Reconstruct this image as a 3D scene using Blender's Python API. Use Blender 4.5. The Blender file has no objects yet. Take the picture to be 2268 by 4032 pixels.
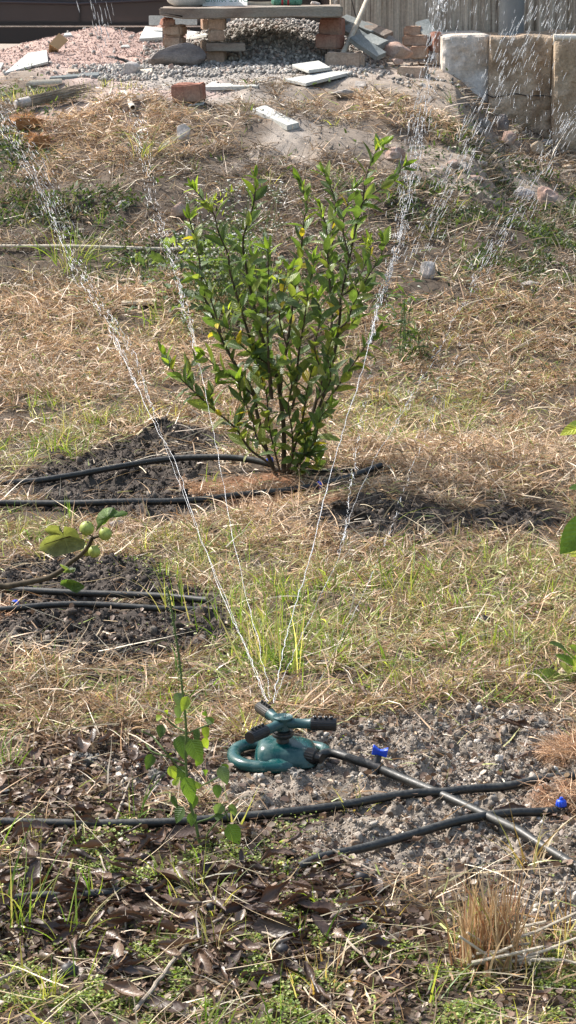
import bpy, bmesh, math, random
import numpy as np
from mathutils import Vector, Matrix, noise as mn
R = math.radians
random.seed(7); rng = np.random.default_rng(11)
scene = bpy.context.scene
C = scene.collection
# ------------------------------------------------------------------ camera, sky, sun, exposure
CAMH, PITCH, FPX = 1.65, R(14.1), 8624.0
cam_d = bpy.data.cameras.new('camera'); cam = bpy.data.objects.new('camera', cam_d); C.objects.link(cam)
cam.location = (0, 0, CAMH); cam.rotation_euler = (R(90) - PITCH, 0, 0)
cam_d.sensor_fit = 'VERTICAL'; cam_d.sensor_height = 24.0; cam_d.lens = 24.0 * FPX / 4032
cam_d.clip_start = 0.05; cam_d.clip_end = 500
scene.camera = cam
SUN_EL, SUN_AZ = R(46), R(-56)          # azimuth measured from +Y (view direction), negative = left
sd = Vector((math.sin(SUN_AZ) * math.cos(SUN_EL), math.cos(SUN_AZ) * math.cos(SUN_EL), math.sin(SUN_EL)))
w = bpy.data.worlds.new('World'); scene.world = w; w.use_nodes = True
nt = w.node_tree; bg = nt.nodes['Background']; sky = nt.nodes.new('ShaderNodeTexSky')
sky.sky_type = 'NISHITA'; sky.sun_disc = False; sky.sun_elevation = SUN_EL; sky.sun_rotation = SUN_AZ
sky.air_density = 1.5; sky.dust_density = 4.0; sky.ozone_density = 1.0
nt.links.new(sky.outputs[0], bg.inputs[0]); bg.inputs[1].default_value = 0.135
sl = bpy.data.lights.new('sun', 'SUN'); sl.energy = 4.7; sl.angle = R(0.6); sl.color = (1.0, 0.955, 0.90)
so = bpy.data.objects.new('sun', sl); C.objects.link(so); so.rotation_euler = sd.to_track_quat('Z', 'Y').to_euler()
so.location = (-4, 6, 8)
scene.view_settings.view_transform = 'Standard'; scene.view_settings.look = 'None'
scene.view_settings.exposure = 0.70; scene.view_settings.gamma = 1.0
scene.render.engine = 'CYCLES'
scene.cycles.max_bounces = 6; scene.cycles.transparent_max_bounces = 12

# ------------------------------------------------------------------ noise + terrain
def _h(ix, iy, s):
    n = (ix.astype(np.int64) * 374761393 + iy.astype(np.int64) * 668265263 + s * 69069) & 0x7fffffff
    n = ((n ^ (n >> 13)) * 1274126177) & 0x7fffffff
    return ((n ^ (n >> 16)) & 0xffff) / 65535.0
def vn(x, y, s=0):
    x = np.asarray(x, float); y = np.asarray(y, float)
    ix = np.floor(x); iy = np.floor(y); fx = x - ix; fy = y - iy
    fx = fx * fx * (3 - 2 * fx); fy = fy * fy * (3 - 2 * fy)
    a = _h(ix, iy, s); b = _h(ix + 1, iy, s); c = _h(ix, iy + 1, s); d = _h(ix + 1, iy + 1, s)
    return (a * (1 - fx) + b * fx) * (1 - fy) + (c * (1 - fx) + d * fx) * fy
def fbm(x, y, s=0, o=4):
    t = 0; a = .5
    for k in range(o):
        t = t + a * vn(x * 2 ** k + k * 17.3, y * 2 ** k - k * 9.1, s + k); a *= .5
    return t / (1 - .5 ** o)
_yy = np.linspace(-30, 90, 24001)
_zz = np.interp(_yy, [-30, 7, 8, 9, 10, 11, 12, 12.5, 13, 13.6, 14.5, 15.3, 17, 90],
                [0, 0, .04, .12, .30, .60, .92, 1.0, 1.04, 1.055, 1.03, .90, .86, .8])
_zz = np.convolve(np.pad(_zz, 60, mode='edge'), np.ones(121) / 121, mode='valid')
def sstep(a, b, v):
    t = np.clip((v - a) / (b - a), 0, 1); return t * t * (3 - 2 * t)
def base_h(x, y):
    x = np.asarray(x, float); y = np.asarray(y, float)
    s = np.interp(x, [.45, .95, 1.1, 1.22, 1.7, 2.4], [0, .6, 1.3, 1.6, 2.25, 2.3]) * sstep(9.0, 12.8, y) * (1 - sstep(13.9, 15, y))
    z = np.interp(y - s, _yy, _zz)
    rough = .35 + .65 * sstep(8, 9.5, y) * (1 - sstep(12.2, 13, y))
    bank = sstep(8.8, 9.8, y) * (1 - sstep(12.6, 13.2, y))
    z = z + rough * .10 * (fbm(x * 1.3, y * 1.3, 3) - .5) + .035 * rough * (fbm(x * 5, y * 5, 9) - .5) + bank * .10 * (fbm(x * 3.2, y * 2.6, 13, 3) - .5)
    return z
cP, sP = math.cos(PITCH), math.sin(PITCH)
def ray(px, py):
    a = (px - 1134) / FPX; b = (2016 - py) / FPX
    return a, cP + b * sP, -sP + b * cP
def W(px, py, d):
    a, f, u = ray(px, py); return Vector((a / f * d, d, CAMH + u / f * d))
def march(px, py, hf, y0=2.4, y1=40):
    a, f, u = ray(px, py); ys = np.linspace(y0, y1, 5000)
    g = CAMH + u / f * ys - hf(a / f * ys, ys)
    i = np.argmax(g < 0)
    if i == 0: i = 1
    t = g[i - 1] / (g[i - 1] - g[i] + 1e-9); y = ys[i - 1] + (ys[i] - ys[i - 1]) * t
    return Vector((a / f * y, y, CAMH + u / f * y))
def S(p): return FPX / (p[1] * cP + (CAMH - p[2]) * sP)
# zones are patches of ground: (centre x, y, radius x, radius y) in metres, laid out once from measured spots
def blob(cx, cy, rx, ry):
    p = march(cx, cy, base_h); a = march(cx, cy - ry, base_h); b = march(cx, min(cy + ry, 4500), base_h)
    return (p.x, (a.y + b.y) / 2, rx / S(p), max(.05, abs(a.y - b.y) / 2))
def B(l): return [blob(*q) for q in l]
Z = {
 'dark': B([(520,1880,400,130),(700,1770,280,60),(600,1970,380,70),(1480,2060,300,80),(1950,2075,240,45),(330,2290,440,85),(340,2530,480,140),(700,2440,200,150),(1330,1800,170,35)]),
 'grey': B([(1760,2960,640,190),(1900,3150,500,200),(1650,3340,520,120),(2200,3560,230,130),(1080,3120,230,60),(650,3080,200,60),(1230,2950,150,80),(360,3020,120,40)]),
 'bare': B([(1230,570,200,80),(1720,640,300,70),(1500,330,560,50),(1250,330,300,50),(1850,700,230,50),(1000,400,220,40),(2100,740,180,50),(480,380,230,30)]),
 'grit': B([(250,290,520,75),(-150,250,400,90),(600,370,260,22)]),
 'gravel': B([(820,315,470,66),(1100,260,420,75),(560,385,340,25),(1400,200,150,40)]),
 'litter': B([(650,3620,900,330),(1300,3700,420,260),(200,3180,330,150),(500,2960,300,100)]),
 'cover': B([(1500,3850,1000,220),(400,3900,800,200),(700,2760,700,110),(1150,3350,350,90),(500,3350,600,130),(650,2240,330,45),(1200,2700,500,80),(1700,2660,500,70),(2100,2680,250,80),(1350,2560,900,140)]),
 'weedy': B([(2050,900,330,200),(2150,760,200,60),(300,860,330,90),(60,620,130,150),(1750,850,200,120),(150,380,230,30),(900,1080,330,170)]),
 'green': B([(1250,2420,520,220),(1900,2420,460,260),(230,1790,280,80),(350,1640,300,60),(150,2080,150,120),(1700,1640,350,120),(1500,1740,200,60),(800,2200,300,90),(280,1050,300,60),(700,1320,300,70)]),
 'gold': B([(1150,2090,330,80),(1850,1900,520,110),(300,2650,330,60),(450,1350,620,230),(450,540,350,150),(1500,450,360,70),(700,1800,200,50),(1600,1960,300,70)]),
 'coir': B([(930,1925,210,40),(1150,1990,250,35),(-60,2400,95,55),(2310,2985,150,50),(2290,3160,150,42)]),
 'shade': B([(1400,640,330,60),(700,620,330,60)]),
}
def zone(name, x, y, soft=.35, nz=.5, s=0):
    x = np.asarray(x, float); y = np.asarray(y, float); m = np.zeros(np.broadcast(x, y).shape)
    n = (fbm(x * 4, y * 3, 40 + s, 3) - .5) * 2 * nz
    for (cx, cy, rx, ry) in Z[name]:
        r = np.sqrt(((x - cx) / rx) ** 2 + ((y - cy) / ry) ** 2)
        m = np.maximum(m, 1 - sstep(1 - soft, 1 + soft, r + n))
    return m
mounds = []
def mound(px, py, rx, ry, h):
    p = march(px, py, base_h); mounds.append((p.x, p.y, rx, ry, h))
mound(2340, 2970, .10, .08, .02); mound(2310, 3150, .10, .07, .018); mound(640, 1720, .11, .12, .045); mound(700, 1740, .10, .12, .03)
mound(1200, 2110, .30, .16, .02); mound(1900, 1900, .5, .4, .06); mound(1480, 2040, .2, .16, .03)
mound(560, 1960, .12, .12, .012); mound(1400, 1830, .3, .2, .04); mound(20, 2640, .25, .3, .04)
mound(1160, 490, .6, .4, .03); mound(620, 560, .5, .5, .06); mound(100, 520, .3, .3, .03)
def H(x, y):
    z = base_h(x, y)
    for (cx, cy, rx, ry, h) in mounds:
        z = z + h * np.exp(-((x - cx) / rx) ** 2 - ((y - cy) / ry) ** 2)
    z = z + .022 * (fbm(x * 9, y * 9, 31, 3) - .5)
    soil = np.maximum(zone('dark', x, y), zone('grey', x, y))
    z = z + soil * (.040 * (np.abs(fbm(x * 18, y * 18, 60, 3) - .5) * 2.4 - .3) + .012 * (vn(x * 60, y * 60, 66) - .5))
    return z
def P(px, py, lift=0.0):
    p = march(px, py, lambda x, y: base_h(x, y)); x, y = p.x, p.y
    return Vector((x, y, float(H(np.array([x]), np.array([y]))[0]) + lift))
def hz(x, y): return float(H(np.array([x]), np.array([y]))[0])

# ------------------------------------------------------------------ object helpers
def tag(o, label=None, cat=None, group=None, kind=None):
    if label: o['label'] = label
    if cat: o['category'] = cat
    if group: o['group'] = group
    if kind: o['kind'] = kind
    return o
def empty(name, loc, label, cat, group=None, rz=0):
    o = bpy.data.objects.new(name, None); C.objects.link(o); o.location = loc; o.rotation_euler.z = rz
    o.empty_display_size = .02
    return tag(o, label, cat, group)
def link(name, me, m=None, parent=None, loc=None, rot=None):
    o = bpy.data.objects.new(name, me); C.objects.link(o)
    if m is not None and not me.materials: me.materials.append(m)
    if parent: o.parent = parent
    if loc is not None: o.location = loc
    if rot is not None: o.rotation_euler = rot
    return o
def npmesh(name, V, F, col=None, uv=None, smooth=False):
    V = np.asarray(V, np.float32).reshape(-1, 3); F = np.asarray(F, np.int32)
    n, k = F.shape; me = bpy.data.meshes.new(name)
    me.vertices.add(len(V)); me.vertices.foreach_set('co', V.ravel())
    me.loops.add(n * k); me.loops.foreach_set('vertex_index', F.ravel())
    me.polygons.add(n); me.polygons.foreach_set('loop_start', np.arange(0, n * k, k, dtype=np.int32))
    if smooth: me.polygons.foreach_set('use_smooth', np.ones(n, bool))
    me.update(calc_edges=True)
    if col is not None:
        col = np.asarray(col, np.float32)
        if col.shape[-1] == 3: col = np.concatenate([col, np.ones(col.shape[:-1] + (1,), np.float32)], -1)
        a = me.color_attributes.new('Col', 'FLOAT_COLOR', 'POINT'); a.data.foreach_set('color', col.astype(np.float32).ravel())
    if uv is not None:
        uv = np.asarray(uv, np.float32); c4 = np.zeros((len(V), 4), np.float32); c4[:, :2] = uv; c4[:, 3] = 1
        a = me.color_attributes.new('LeafUV', 'FLOAT_COLOR', 'POINT'); a.data.foreach_set('color', c4.ravel())
    return me
def pymesh(name, vs, fs, smooth=False):
    me = bpy.data.meshes.new(name); me.from_pydata([tuple(v) for v in vs], [], fs); me.update()
    if smooth: me.polygons.foreach_set('use_smooth', [True] * len(me.polygons))
    return me
class MB:
    def __init__(s): s.v = []; s.f = []
    def add(s, vs, fs):
        o = len(s.v); s.v += [tuple(v) for v in vs]; s.f += [tuple(i + o for i in f) for f in fs]; return s
    def mesh(s, name, smooth=True): return pymesh(name, s.v, s.f, smooth)
    def build(s, name, m, parent=None, smooth=True, loc=None, rot=None):
        me = s.mesh(name, smooth)
        if smooth:
            try: me.set_sharp_from_angle(angle=R(42))
            except Exception: pass
        return link(name, me, m, parent, loc, rot)
def catmull(pts, n):
    pts = [Vector(p) for p in pts]
    if len(pts) < 3:
        return [pts[0].lerp(pts[-1], i / n) for i in range(n + 1)]
    P_ = [pts[0] * 2 - pts[1]] + pts + [pts[-1] * 2 - pts[-2]]; out = []
    for i in range(1, len(P_) - 2):
        a, b, c, d = P_[i - 1:i + 3]
        for k in range(n):
            t = k / n
            out.append(.5 * ((2 * b) + (c - a) * t + (2 * a - 5 * b + 4 * c - d) * t * t + (3 * b - a - 3 * c + d) * t ** 3))
    out.append(pts[-1]); return out
def tube(pts, rad, ns=10, ribs=0, cap=True):
    pts = [Vector(p) for p in pts]; n = len(pts)
    if not hasattr(rad, '__len__'): rad = [rad] * n
    vs = []; fs = []; up = None
    for i, p in enumerate(pts):
        t = (pts[min(i + 1, n - 1)] - pts[max(i - 1, 0)]).normalized()
        if up is None: up = t.orthogonal().normalized()
        up = (up - t * up.dot(t)).normalized(); b = t.cross(up)
        for k in range(ns):
            a = 2 * math.pi * k / ns; r = rad[i] * (1 - ribs * (k % 2))
            vs.append(p + (up * math.cos(a) + b * math.sin(a)) * r)
    for i in range(n - 1):
        for k in range(ns):
            k2 = (k + 1) % ns
            fs.append((i * ns + k, i * ns + k2, (i + 1) * ns + k2, (i + 1) * ns + k))
    if cap: fs.append(tuple(range(ns - 1, -1, -1))); fs.append(tuple((n - 1) * ns + k for k in range(ns)))
    return vs, fs
def lathe(prof, ns=32, ribs=0, M=None, off=(0, 0, 0)):
    vs = []; fs = []
    for (r, z) in prof:
        for k in range(ns):
            a = 2 * math.pi * k / ns; rr = r * (1 - ribs * (k % 2))
            v = Vector((rr * math.cos(a), rr * math.sin(a), z))
            if M: v = M @ v
            vs.append(v + Vector(off))
    n = len(prof)
    for i in range(n - 1):
        for k in range(ns):
            k2 = (k + 1) % ns; fs.append((i * ns + k, i * ns + k2, (i + 1) * ns + k2, (i + 1) * ns + k))
    fs.append(tuple(range(ns - 1, -1, -1))); fs.append(tuple((n - 1) * ns + k for k in range(ns)))
    return vs, fs
def box_bm(w_, d_, h_, bev=.004, cuts=3, jit=.002, seed=0, taper=0, warp=0):
    bm = bmesh.new(); bmesh.ops.create_cube(bm, size=1)
    for v in bm.verts: v.co = Vector((v.co.x * w_, v.co.y * d_, (v.co.z + .5) * h_))
    if bev: bmesh.ops.bevel(bm, geom=list(bm.edges), offset=bev, segments=2, affect='EDGES')
    if cuts:
        es = [e for e in bm.edges if e.calc_length() > min(w_, d_, h_) * .4]
        bmesh.ops.subdivide_edges(bm, edges=es, cuts=cuts, use_grid_fill=True)
    so_ = Vector((seed * 7.31, seed * 3.7, seed * 1.9))
    for v in bm.verts:
        q = v.co
        v.co = q + mn.noise_vector(q * 14 + so_) * jit * 1.5 + mn.noise_vector(q * 45 + so_) * jit
        if taper: v.co.x *= 1 - taper * q.z / h_; v.co.y *= 1 - taper * q.z / h_
        if warp: v.co.z += warp * mn.noise(q * 3 + so_)
    return bm
def bm_mesh(bm, name, smooth=True, ang=35):
    me = bpy.data.meshes.new(name); bm.normal_update(); bm.to_mesh(me); bm.free()
    if smooth:
        me.polygons.foreach_set('use_smooth', [True] * len(me.polygons))
        me.set_sharp_from_angle(angle=R(ang))
    return me
def rock_bm(sx, sy, sz, seed=0, sub=3, rough=.35):
    bm = bmesh.new(); bmesh.ops.create_icosphere(bm, subdivisions=sub, radius=1)
    rs = random.Random(seed); planes = []
    for i in range(9):
        n = Vector((rs.gauss(0, 1), rs.gauss(0, 1), rs.gauss(0, 1))).normalized(); planes.append((n, rs.uniform(.42, .78)))
    so_ = Vector((seed * 3.3, seed * 1.7, seed * .9))
    for v in bm.verts:
        q = v.co.copy()
        for n, d in planes:
            k = q.dot(n) - d
            if k > 0: q -= n * k * .92
        q += q.normalized() * (mn.noise(q * 2.2 + so_) * rough * .4 + mn.noise(q * 7 + so_) * rough * .12)
        v.co = Vector((q.x * sx, q.y * sy, q.z * sz))
    return bm

# ------------------------------------------------------------------ materials
def newmat(name):
    m = bpy.data.materials.new(name); m.use_nodes = True; t = m.node_tree
    return m, t, t.nodes['Principled BSDF'], t.nodes['Material Output']
def N(t, typ, **k):
    n = t.nodes.new(typ)
    for a, b in k.items(): setattr(n, a, b)
    return n
def objco(t, scale=(1, 1, 1)):
    tc = N(t, 'ShaderNodeTexCoord'); mp = N(t, 'ShaderNodeMapping'); mp.inputs['Scale'].default_value = scale
    t.links.new(tc.outputs['Object'], mp.inputs[0]); return mp.outputs[0]
def noi(t, co, sc, det=5, rough=.6):
    n = N(t, 'ShaderNodeTexNoise'); n.inputs['Scale'].default_value = sc; n.inputs['Detail'].default_value = det
    n.inputs['Roughness'].default_value = rough; t.links.new(co, n.inputs['Vector']); return n.outputs['Fac']
def ramp(t, fac, stops):
    r = N(t, 'ShaderNodeValToRGB'); e = r.color_ramp.elements
    while len(e) < len(stops): e.new(.5)
    for i, (p, c) in enumerate(stops): e[i].position = p; e[i].color = (*c, 1)
    t.links.new(fac, r.inputs[0]); return r.outputs[0]
def bump(t, h, st, dist, base=None):
    b = N(t, 'ShaderNodeBump'); b.inputs['Strength'].default_value = st; b.inputs['Distance'].default_value = dist
    t.links.new(h, b.inputs['Height'])
    if base: t.links.new(base, b.inputs['Normal'])
    return b.outputs[0]
def mixc(t, f, a, b, mode='MIX'):
    m = N(t, 'ShaderNodeMix', data_type='RGBA', blend_type=mode)
    for s, v in ((0, f), (6, a), (7, b)):
        if isinstance(v, (int, float)): m.inputs[s].default_value = v
        elif isinstance(v, tuple): m.inputs[s].default_value = (*v, 1)
        else: t.links.new(v, m.inputs[s])
    return m.outputs[2]
def stone(name, c1, c2, c3=None, sc=12, rough=.85, bst=.6, bd=.004, stretch=(1, 1, 1), fine=90, speck=None, spec=.3, big=3):
    m, t, p, o = newmat(name); co = objco(t, stretch)
    a = noi(t, co, sc, 6, .65); b = noi(t, co, fine, 4, .7); g = noi(t, co, big, 3, .5)
    col = ramp(t, a, [(.32, c1), (.68, c2)])
    if c3: col = mixc(t, ramp(t, g, [(.45, (0, 0, 0)), (.65, (1, 1, 1))]), col, c3)
    col = mixc(t, .8, col, ramp(t, b, [(.25, (.55, .55, .55)), (.75, (1.35, 1.35, 1.35))]), 'MULTIPLY')
    t.links.new(col, p.inputs['Base Color']); p.inputs['Roughness'].default_value = rough
    p.inputs['Specular IOR Level'].default_value = spec
    nrm = bump(t, a, bst, bd * 2); nrm = bump(t, b, bst, bd, nrm); t.links.new(nrm, p.inputs['Normal'])
    return m
def plain(name, c, rough=.5, metal=0, spec=.5, nz=.15, sc=40, bst=.1, coat=0):
    m, t, p, o = newmat(name); co = objco(t); a = noi(t, co, sc, 5, .6)
    lo = tuple(v * (1 - nz) for v in c); hi = tuple(min(1, v * (1 + nz)) for v in c)
    t.links.new(ramp(t, a, [(.3, lo), (.7, hi)]), p.inputs['Base Color'])
    rr = N(t, 'ShaderNodeMapRange'); rr.inputs[3].default_value = rough * .8; rr.inputs[4].default_value = min(1, rough * 1.25)
    t.links.new(a, rr.inputs[0]); t.links.new(rr.outputs[0], p.inputs['Roughness'])
    p.inputs['Metallic'].default_value = metal; p.inputs['Specular IOR Level'].default_value = spec
    if coat: p.inputs['Coat Weight'].default_value = coat; p.inputs['Coat Roughness'].default_value = .1
    t.links.new(bump(t, a, bst, .002), p.inputs['Normal']); return m
def vcol(name, rough=.6, trans=.3, spec=.3, tint=1.0, fine=0, bst=0, ttint=(1.15, 1.15, .7)):
    m, t, p, o = newmat(name); at = N(t, 'ShaderNodeVertexColor', layer_name='Col'); col = at.outputs[0]
    if fine:
        b = noi(t, objco(t), fine, 3, .6)
        col = mixc(t, 1.0, col, ramp(t, b, [(.3, (.65, .65, .65)), (.7, (1.25, 1.25, 1.25))]), 'MULTIPLY')
        if bst: t.links.new(bump(t, b, bst, .003), p.inputs['Normal'])
    t.links.new(col, p.inputs['Base Color']); p.inputs['Roughness'].default_value = rough; p.inputs['Specular IOR Level'].default_value = spec
    if trans:
        tr = N(t, 'ShaderNodeBsdfTranslucent'); mx = N(t, 'ShaderNodeMixShader'); mx.inputs[0].default_value = trans
        t.links.new(mixc(t, 1.0, col, ttint, 'MULTIPLY'), tr.inputs[0])
        t.links.new(p.outputs[0], mx.inputs[1]); t.links.new(tr.outputs[0], mx.inputs[2]); t.links.new(mx.outputs[0], o.inputs[0])
    return m
def leafmat(name, rough=.32, trans=.38, vein=1.8, spec=.5, nv=9.0, vb=.5, ttint=(1.5, 1.6, .45)):
    m, t, p, o = newmat(name); at = N(t, 'ShaderNodeVertexColor', layer_name='Col'); uv = N(t, 'ShaderNodeVertexColor', layer_name='LeafUV')
    sp = N(t, 'ShaderNodeSeparateColor'); t.links.new(uv.outputs[0], sp.inputs[0])
    def mth(op, a, b=None):
        n = N(t, 'ShaderNodeMath', operation=op)
        for i, v in ((0, a), (1, b)):
            if v is None: continue
            if isinstance(v, (int, float)): n.inputs[i].default_value = v
            else: t.links.new(v, n.inputs[i])
        return n.outputs[0]
    ax = mth('ABSOLUTE', mth('SUBTRACT', sp.outputs[0], .5))
    mid = mth('LESS_THAN', ax, .035)
    side = mth('SINE', mth('MULTIPLY', mth('SUBTRACT', sp.outputs[1], mth('MULTIPLY', ax, .45)), nv * 6.283))
    sv = mth('MULTIPLY', mth('GREATER_THAN', side, .86), .45)
    f = mth('MAXIMUM', mid, sv)
    nz = noi(t, objco(t), 60, 3, .6)
    base = mixc(t, 1.0, at.outputs[0], ramp(t, nz, [(.3, (.75, .75, .75)), (.7, (1.2, 1.2, 1.2))]), 'MULTIPLY')
    col = mixc(t, f, base, mixc(t, 1.0, base, (vein, vein, vein * .9), 'MULTIPLY'))
    t.links.new(col, p.inputs['Base Color']); p.inputs['Roughness'].default_value = rough; p.inputs['Specular IOR Level'].default_value = spec
    t.links.new(bump(t, side, vb, .0015), p.inputs['Normal'])
    tr = N(t, 'ShaderNodeBsdfTranslucent'); mx = N(t, 'ShaderNodeMixShader'); mx.inputs[0].default_value = trans
    t.links.new(mixc(t, 1.0, base, ttint, 'MULTIPLY'), tr.inputs[0])
    t.links.new(p.outputs[0], mx.inputs[1]); t.links.new(tr.outputs[0], mx.inputs[2]); t.links.new(mx.outputs[0], o.inputs[0])
    return m
M = {}
M['straw'] = vcol('straw', .45, .22, .5, ttint=(1.05, 1.0, .9))
M['grass'] = vcol('grass', .45, .4, .4, ttint=(1.4, 1.5, .5))
M['cover'] = vcol('cover', .45, .35, .4, ttint=(1.4, 1.5, .5))
M['clod'] = vcol('clod', .95, 0, .15, fine=160, bst=.8)
M['gravel'] = vcol('gravel', .85, 0, .3, fine=120, bst=.3)
M['brick'] = stone('brick', (.30, .18, .12), (.42, .28, .20), (.36, .30, .24), 14, .9, .7, .003)
M['brick_red'] = stone('brick_red', (.27, .115, .08), (.38, .20, .145), (.36, .27, .22), 16, .9, .7, .003)
M['brick_pale'] = stone('brick_pale', (.34, .26, .20), (.50, .42, .34), (.44, .30, .22), 14, .9, .7, .003)
M['tile'] = stone('tile', (.44, .45, .43), (.58, .58, .55), (.50, .50, .46), 9, .75, .3, .001)
M['slate'] = stone('slate', (.17, .19, .19), (.28, .30, .29), (.36, .36, .33), 10, .75, .4, .002, (1, 1, 3))
M['slab'] = stone('slab', (.20, .155, .125), (.34, .28, .23), (.27, .255, .22), 7, .8, .8, .004, (1, 1, 3))
M['boulder'] = stone('boulder', (.12, .105, .10), (.24, .21, .20), (.30, .27, .25), 6, .8, .8, .006, (1, 1, 2))
M['rock_pale'] = stone('rock_pale', (.42, .38, .35), (.60, .56, .52), (.5, .44, .42), 14, .85, .8, .003)
M['rock_pink'] = stone('rock_pink', (.36, .22, .17), (.48, .35, .29), (.42, .36, .32), 12, .85, .8, .003)
M['rock_grey'] = stone('rock_grey', (.22, .20, .185), (.36, .33, .30), None, 12, .85, .8, .003)
M['concrete'] = stone('concrete', (.32, .235, .165), (.58, .465, .345), (.42, .32, .235), 9, .9, 1.0, .008, fine=60)
M['plaster'] = stone('plaster', (.52, .45, .38), (.66, .60, .54), (.78, .77, .75), 7, .9, .8, .006, fine=60)
M['foundation'] = stone('foundation', (.42, .31, .21), (.60, .48, .35), (.48, .37, .27), 11, .9, 1.0, .01, fine=70)
M['grit'] = stone('grit', (.33, .23, .20), (.52, .41, .37), (.44, .33, .29), 60, .95, 1.0, .006, fine=240)
M['pvc'] = plain('pvc', (.72, .67, .58), .35, 0, .5, .06)
M['pvc_grey'] = plain('pvc_grey', (.20, .215, .225), .4, 0, .5, .1, 12)
M['wood_pale'] = stone('wood_pale', (.44, .38, .29), (.62, .56, .46), None, 8, .7, .3, .001, (6, 6, .6))
M['cardboard'] = plain('cardboard', (.46, .31, .17), .85, 0, .2, .08)
M['sack'] = stone('sack', (.62, .62, .58), (.78, .78, .75), None, 9, .6, .6, .003, fine=200)
M['sack_green'] = plain('sack_green', (.06, .17, .12), .6)
M['rope_green'] = stone('rope_green', (.07, .20, .14), (.14, .32, .24), None, 60, .9, .8, .004)
M['rope_red'] = plain('rope_red', (.36, .03, .04), .8)
M['wire'] = plain('wire', (.03, .03, .03), .6)
M['car'] = plain('car', (.055, .048, .050), .38, .3, .5, .12, 3, .02, .35)
M['car_black'] = plain('car_black', (.015, .015, .016), .55)
M['car_glass'] = plain('car_glass', (.02, .022, .025), .08)
M['chrome'] = plain('chrome', (.5, .5, .5), .25, 1)
M['lamp_red'] = plain('lamp_red', (.3, .01, .01), .2)
M['stem'] = stone('stem', (.045, .035, .022), (.11, .085, .055), None, 40, .85, .5, .001, (1, 1, .4))
M['stem_green'] = plain('stem_green', (.10, .15, .04), .6)
M['leaf'] = leafmat('leaf', .34, .42, 1.7, .5, ttint=(1.4, 1.45, .55))
M['leaf_weed'] = leafmat('leaf_weed', .5, .38, 1.5, .4)
M['leaf_dry'] = leafmat('leaf_dry', .40, .08, 1.0, .4, 8, .10, (1.4, .9, .6))
M['fig'] = stone('fig', (.22, .28, .045), (.40, .45, .11), None, 20, .5, .1, .001, spec=.4)
M['twig'] = stone('twig', (.22, .18, .14), (.44, .38, .31), None, 30, .85, .4, .001)
M['nut'] = plain('nut', (.035, .033, .035), .5, 0, .4, .4, 60, .5)
M['yellow'] = plain('yellow', (.62, .62, .10), .5)
M['white_flower'] = plain('white_flower', (.80, .80, .72), .6)
def hosemat():
    m, t, p, o = newmat('hose'); co = objco(t); a = noi(t, co, 90, 5, .75); g = noi(t, co, 9, 3, .6); geo = N(t, 'ShaderNodeNewGeometry')
    sp = N(t, 'ShaderNodeSeparateXYZ'); t.links.new(geo.outputs['Normal'], sp.inputs[0])
    mr = N(t, 'ShaderNodeMapRange'); mr.inputs[1].default_value = -.2; mr.inputs[2].default_value = 1; t.links.new(sp.outputs[2], mr.inputs[0])
    dust = mixc(t, 1.0, ramp(t, a, [(.38, (0, 0, 0)), (.62, (1, 1, 1))]), ramp(t, g, [(.3, (.35, .35, .35)), (.7, (1, 1, 1))]), 'MULTIPLY')
    dust = mixc(t, 1.0, dust, mr.outputs[0], 'MULTIPLY')
    t.links.new(mixc(t, dust, (.011, .012, .012), (.085, .085, .078)), p.inputs['Base Color'])
    rr = N(t, 'ShaderNodeMapRange'); rr.inputs[3].default_value = .38; rr.inputs[4].default_value = .7; t.links.new(dust, rr.inputs[0])
    t.links.new(rr.outputs[0], p.inputs['Roughness']); t.links.new(bump(t, a, .15, .001), p.inputs['Normal']); return m
M['hose'] = hosemat()
M['blue'] = plain('blue', (.015, .075, .62), .35, 0, .5, .1)
def tealmat():
    m, t, p, o = newmat('teal'); co = objco(t); a = noi(t, co, 45, 5, .7); g = noi(t, co, 14, 3, .6)
    f = ramp(t, mixc(t, .5, a, g), [(.47, (0, 0, 0)), (.66, (1, 1, 1))])
    t.links.new(mixc(t, f, (.004, .056, .058), (.08, .15, .145)), p.inputs['Base Color'])
    rr = N(t, 'ShaderNodeMapRange'); rr.inputs[3].default_value = .24; rr.inputs[4].default_value = .6; t.links.new(f, rr.inputs[0])
    t.links.new(rr.outputs[0], p.inputs['Roughness']); t.links.new(bump(t, a, .12, .001), p.inputs['Normal']); return m
M['teal'] = tealmat()
M['teal_grey'] = plain('teal_grey', (.03, .085, .09), .4, 0, .5, .3, 50)
M['black_plastic'] = plain('black_plastic', (.013, .013, .014), .4, 0, .5, .5, 90, .3)
def watermat():
    m, t, p, o = newmat('water'); p.inputs['Base Color'].default_value = (.95, .97, 1, 1); p.inputs['Roughness'].default_value = .25
    p.inputs['IOR'].default_value = 1.33; p.inputs['Transmission Weight'].default_value = .62; return m
M['water'] = watermat()

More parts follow.
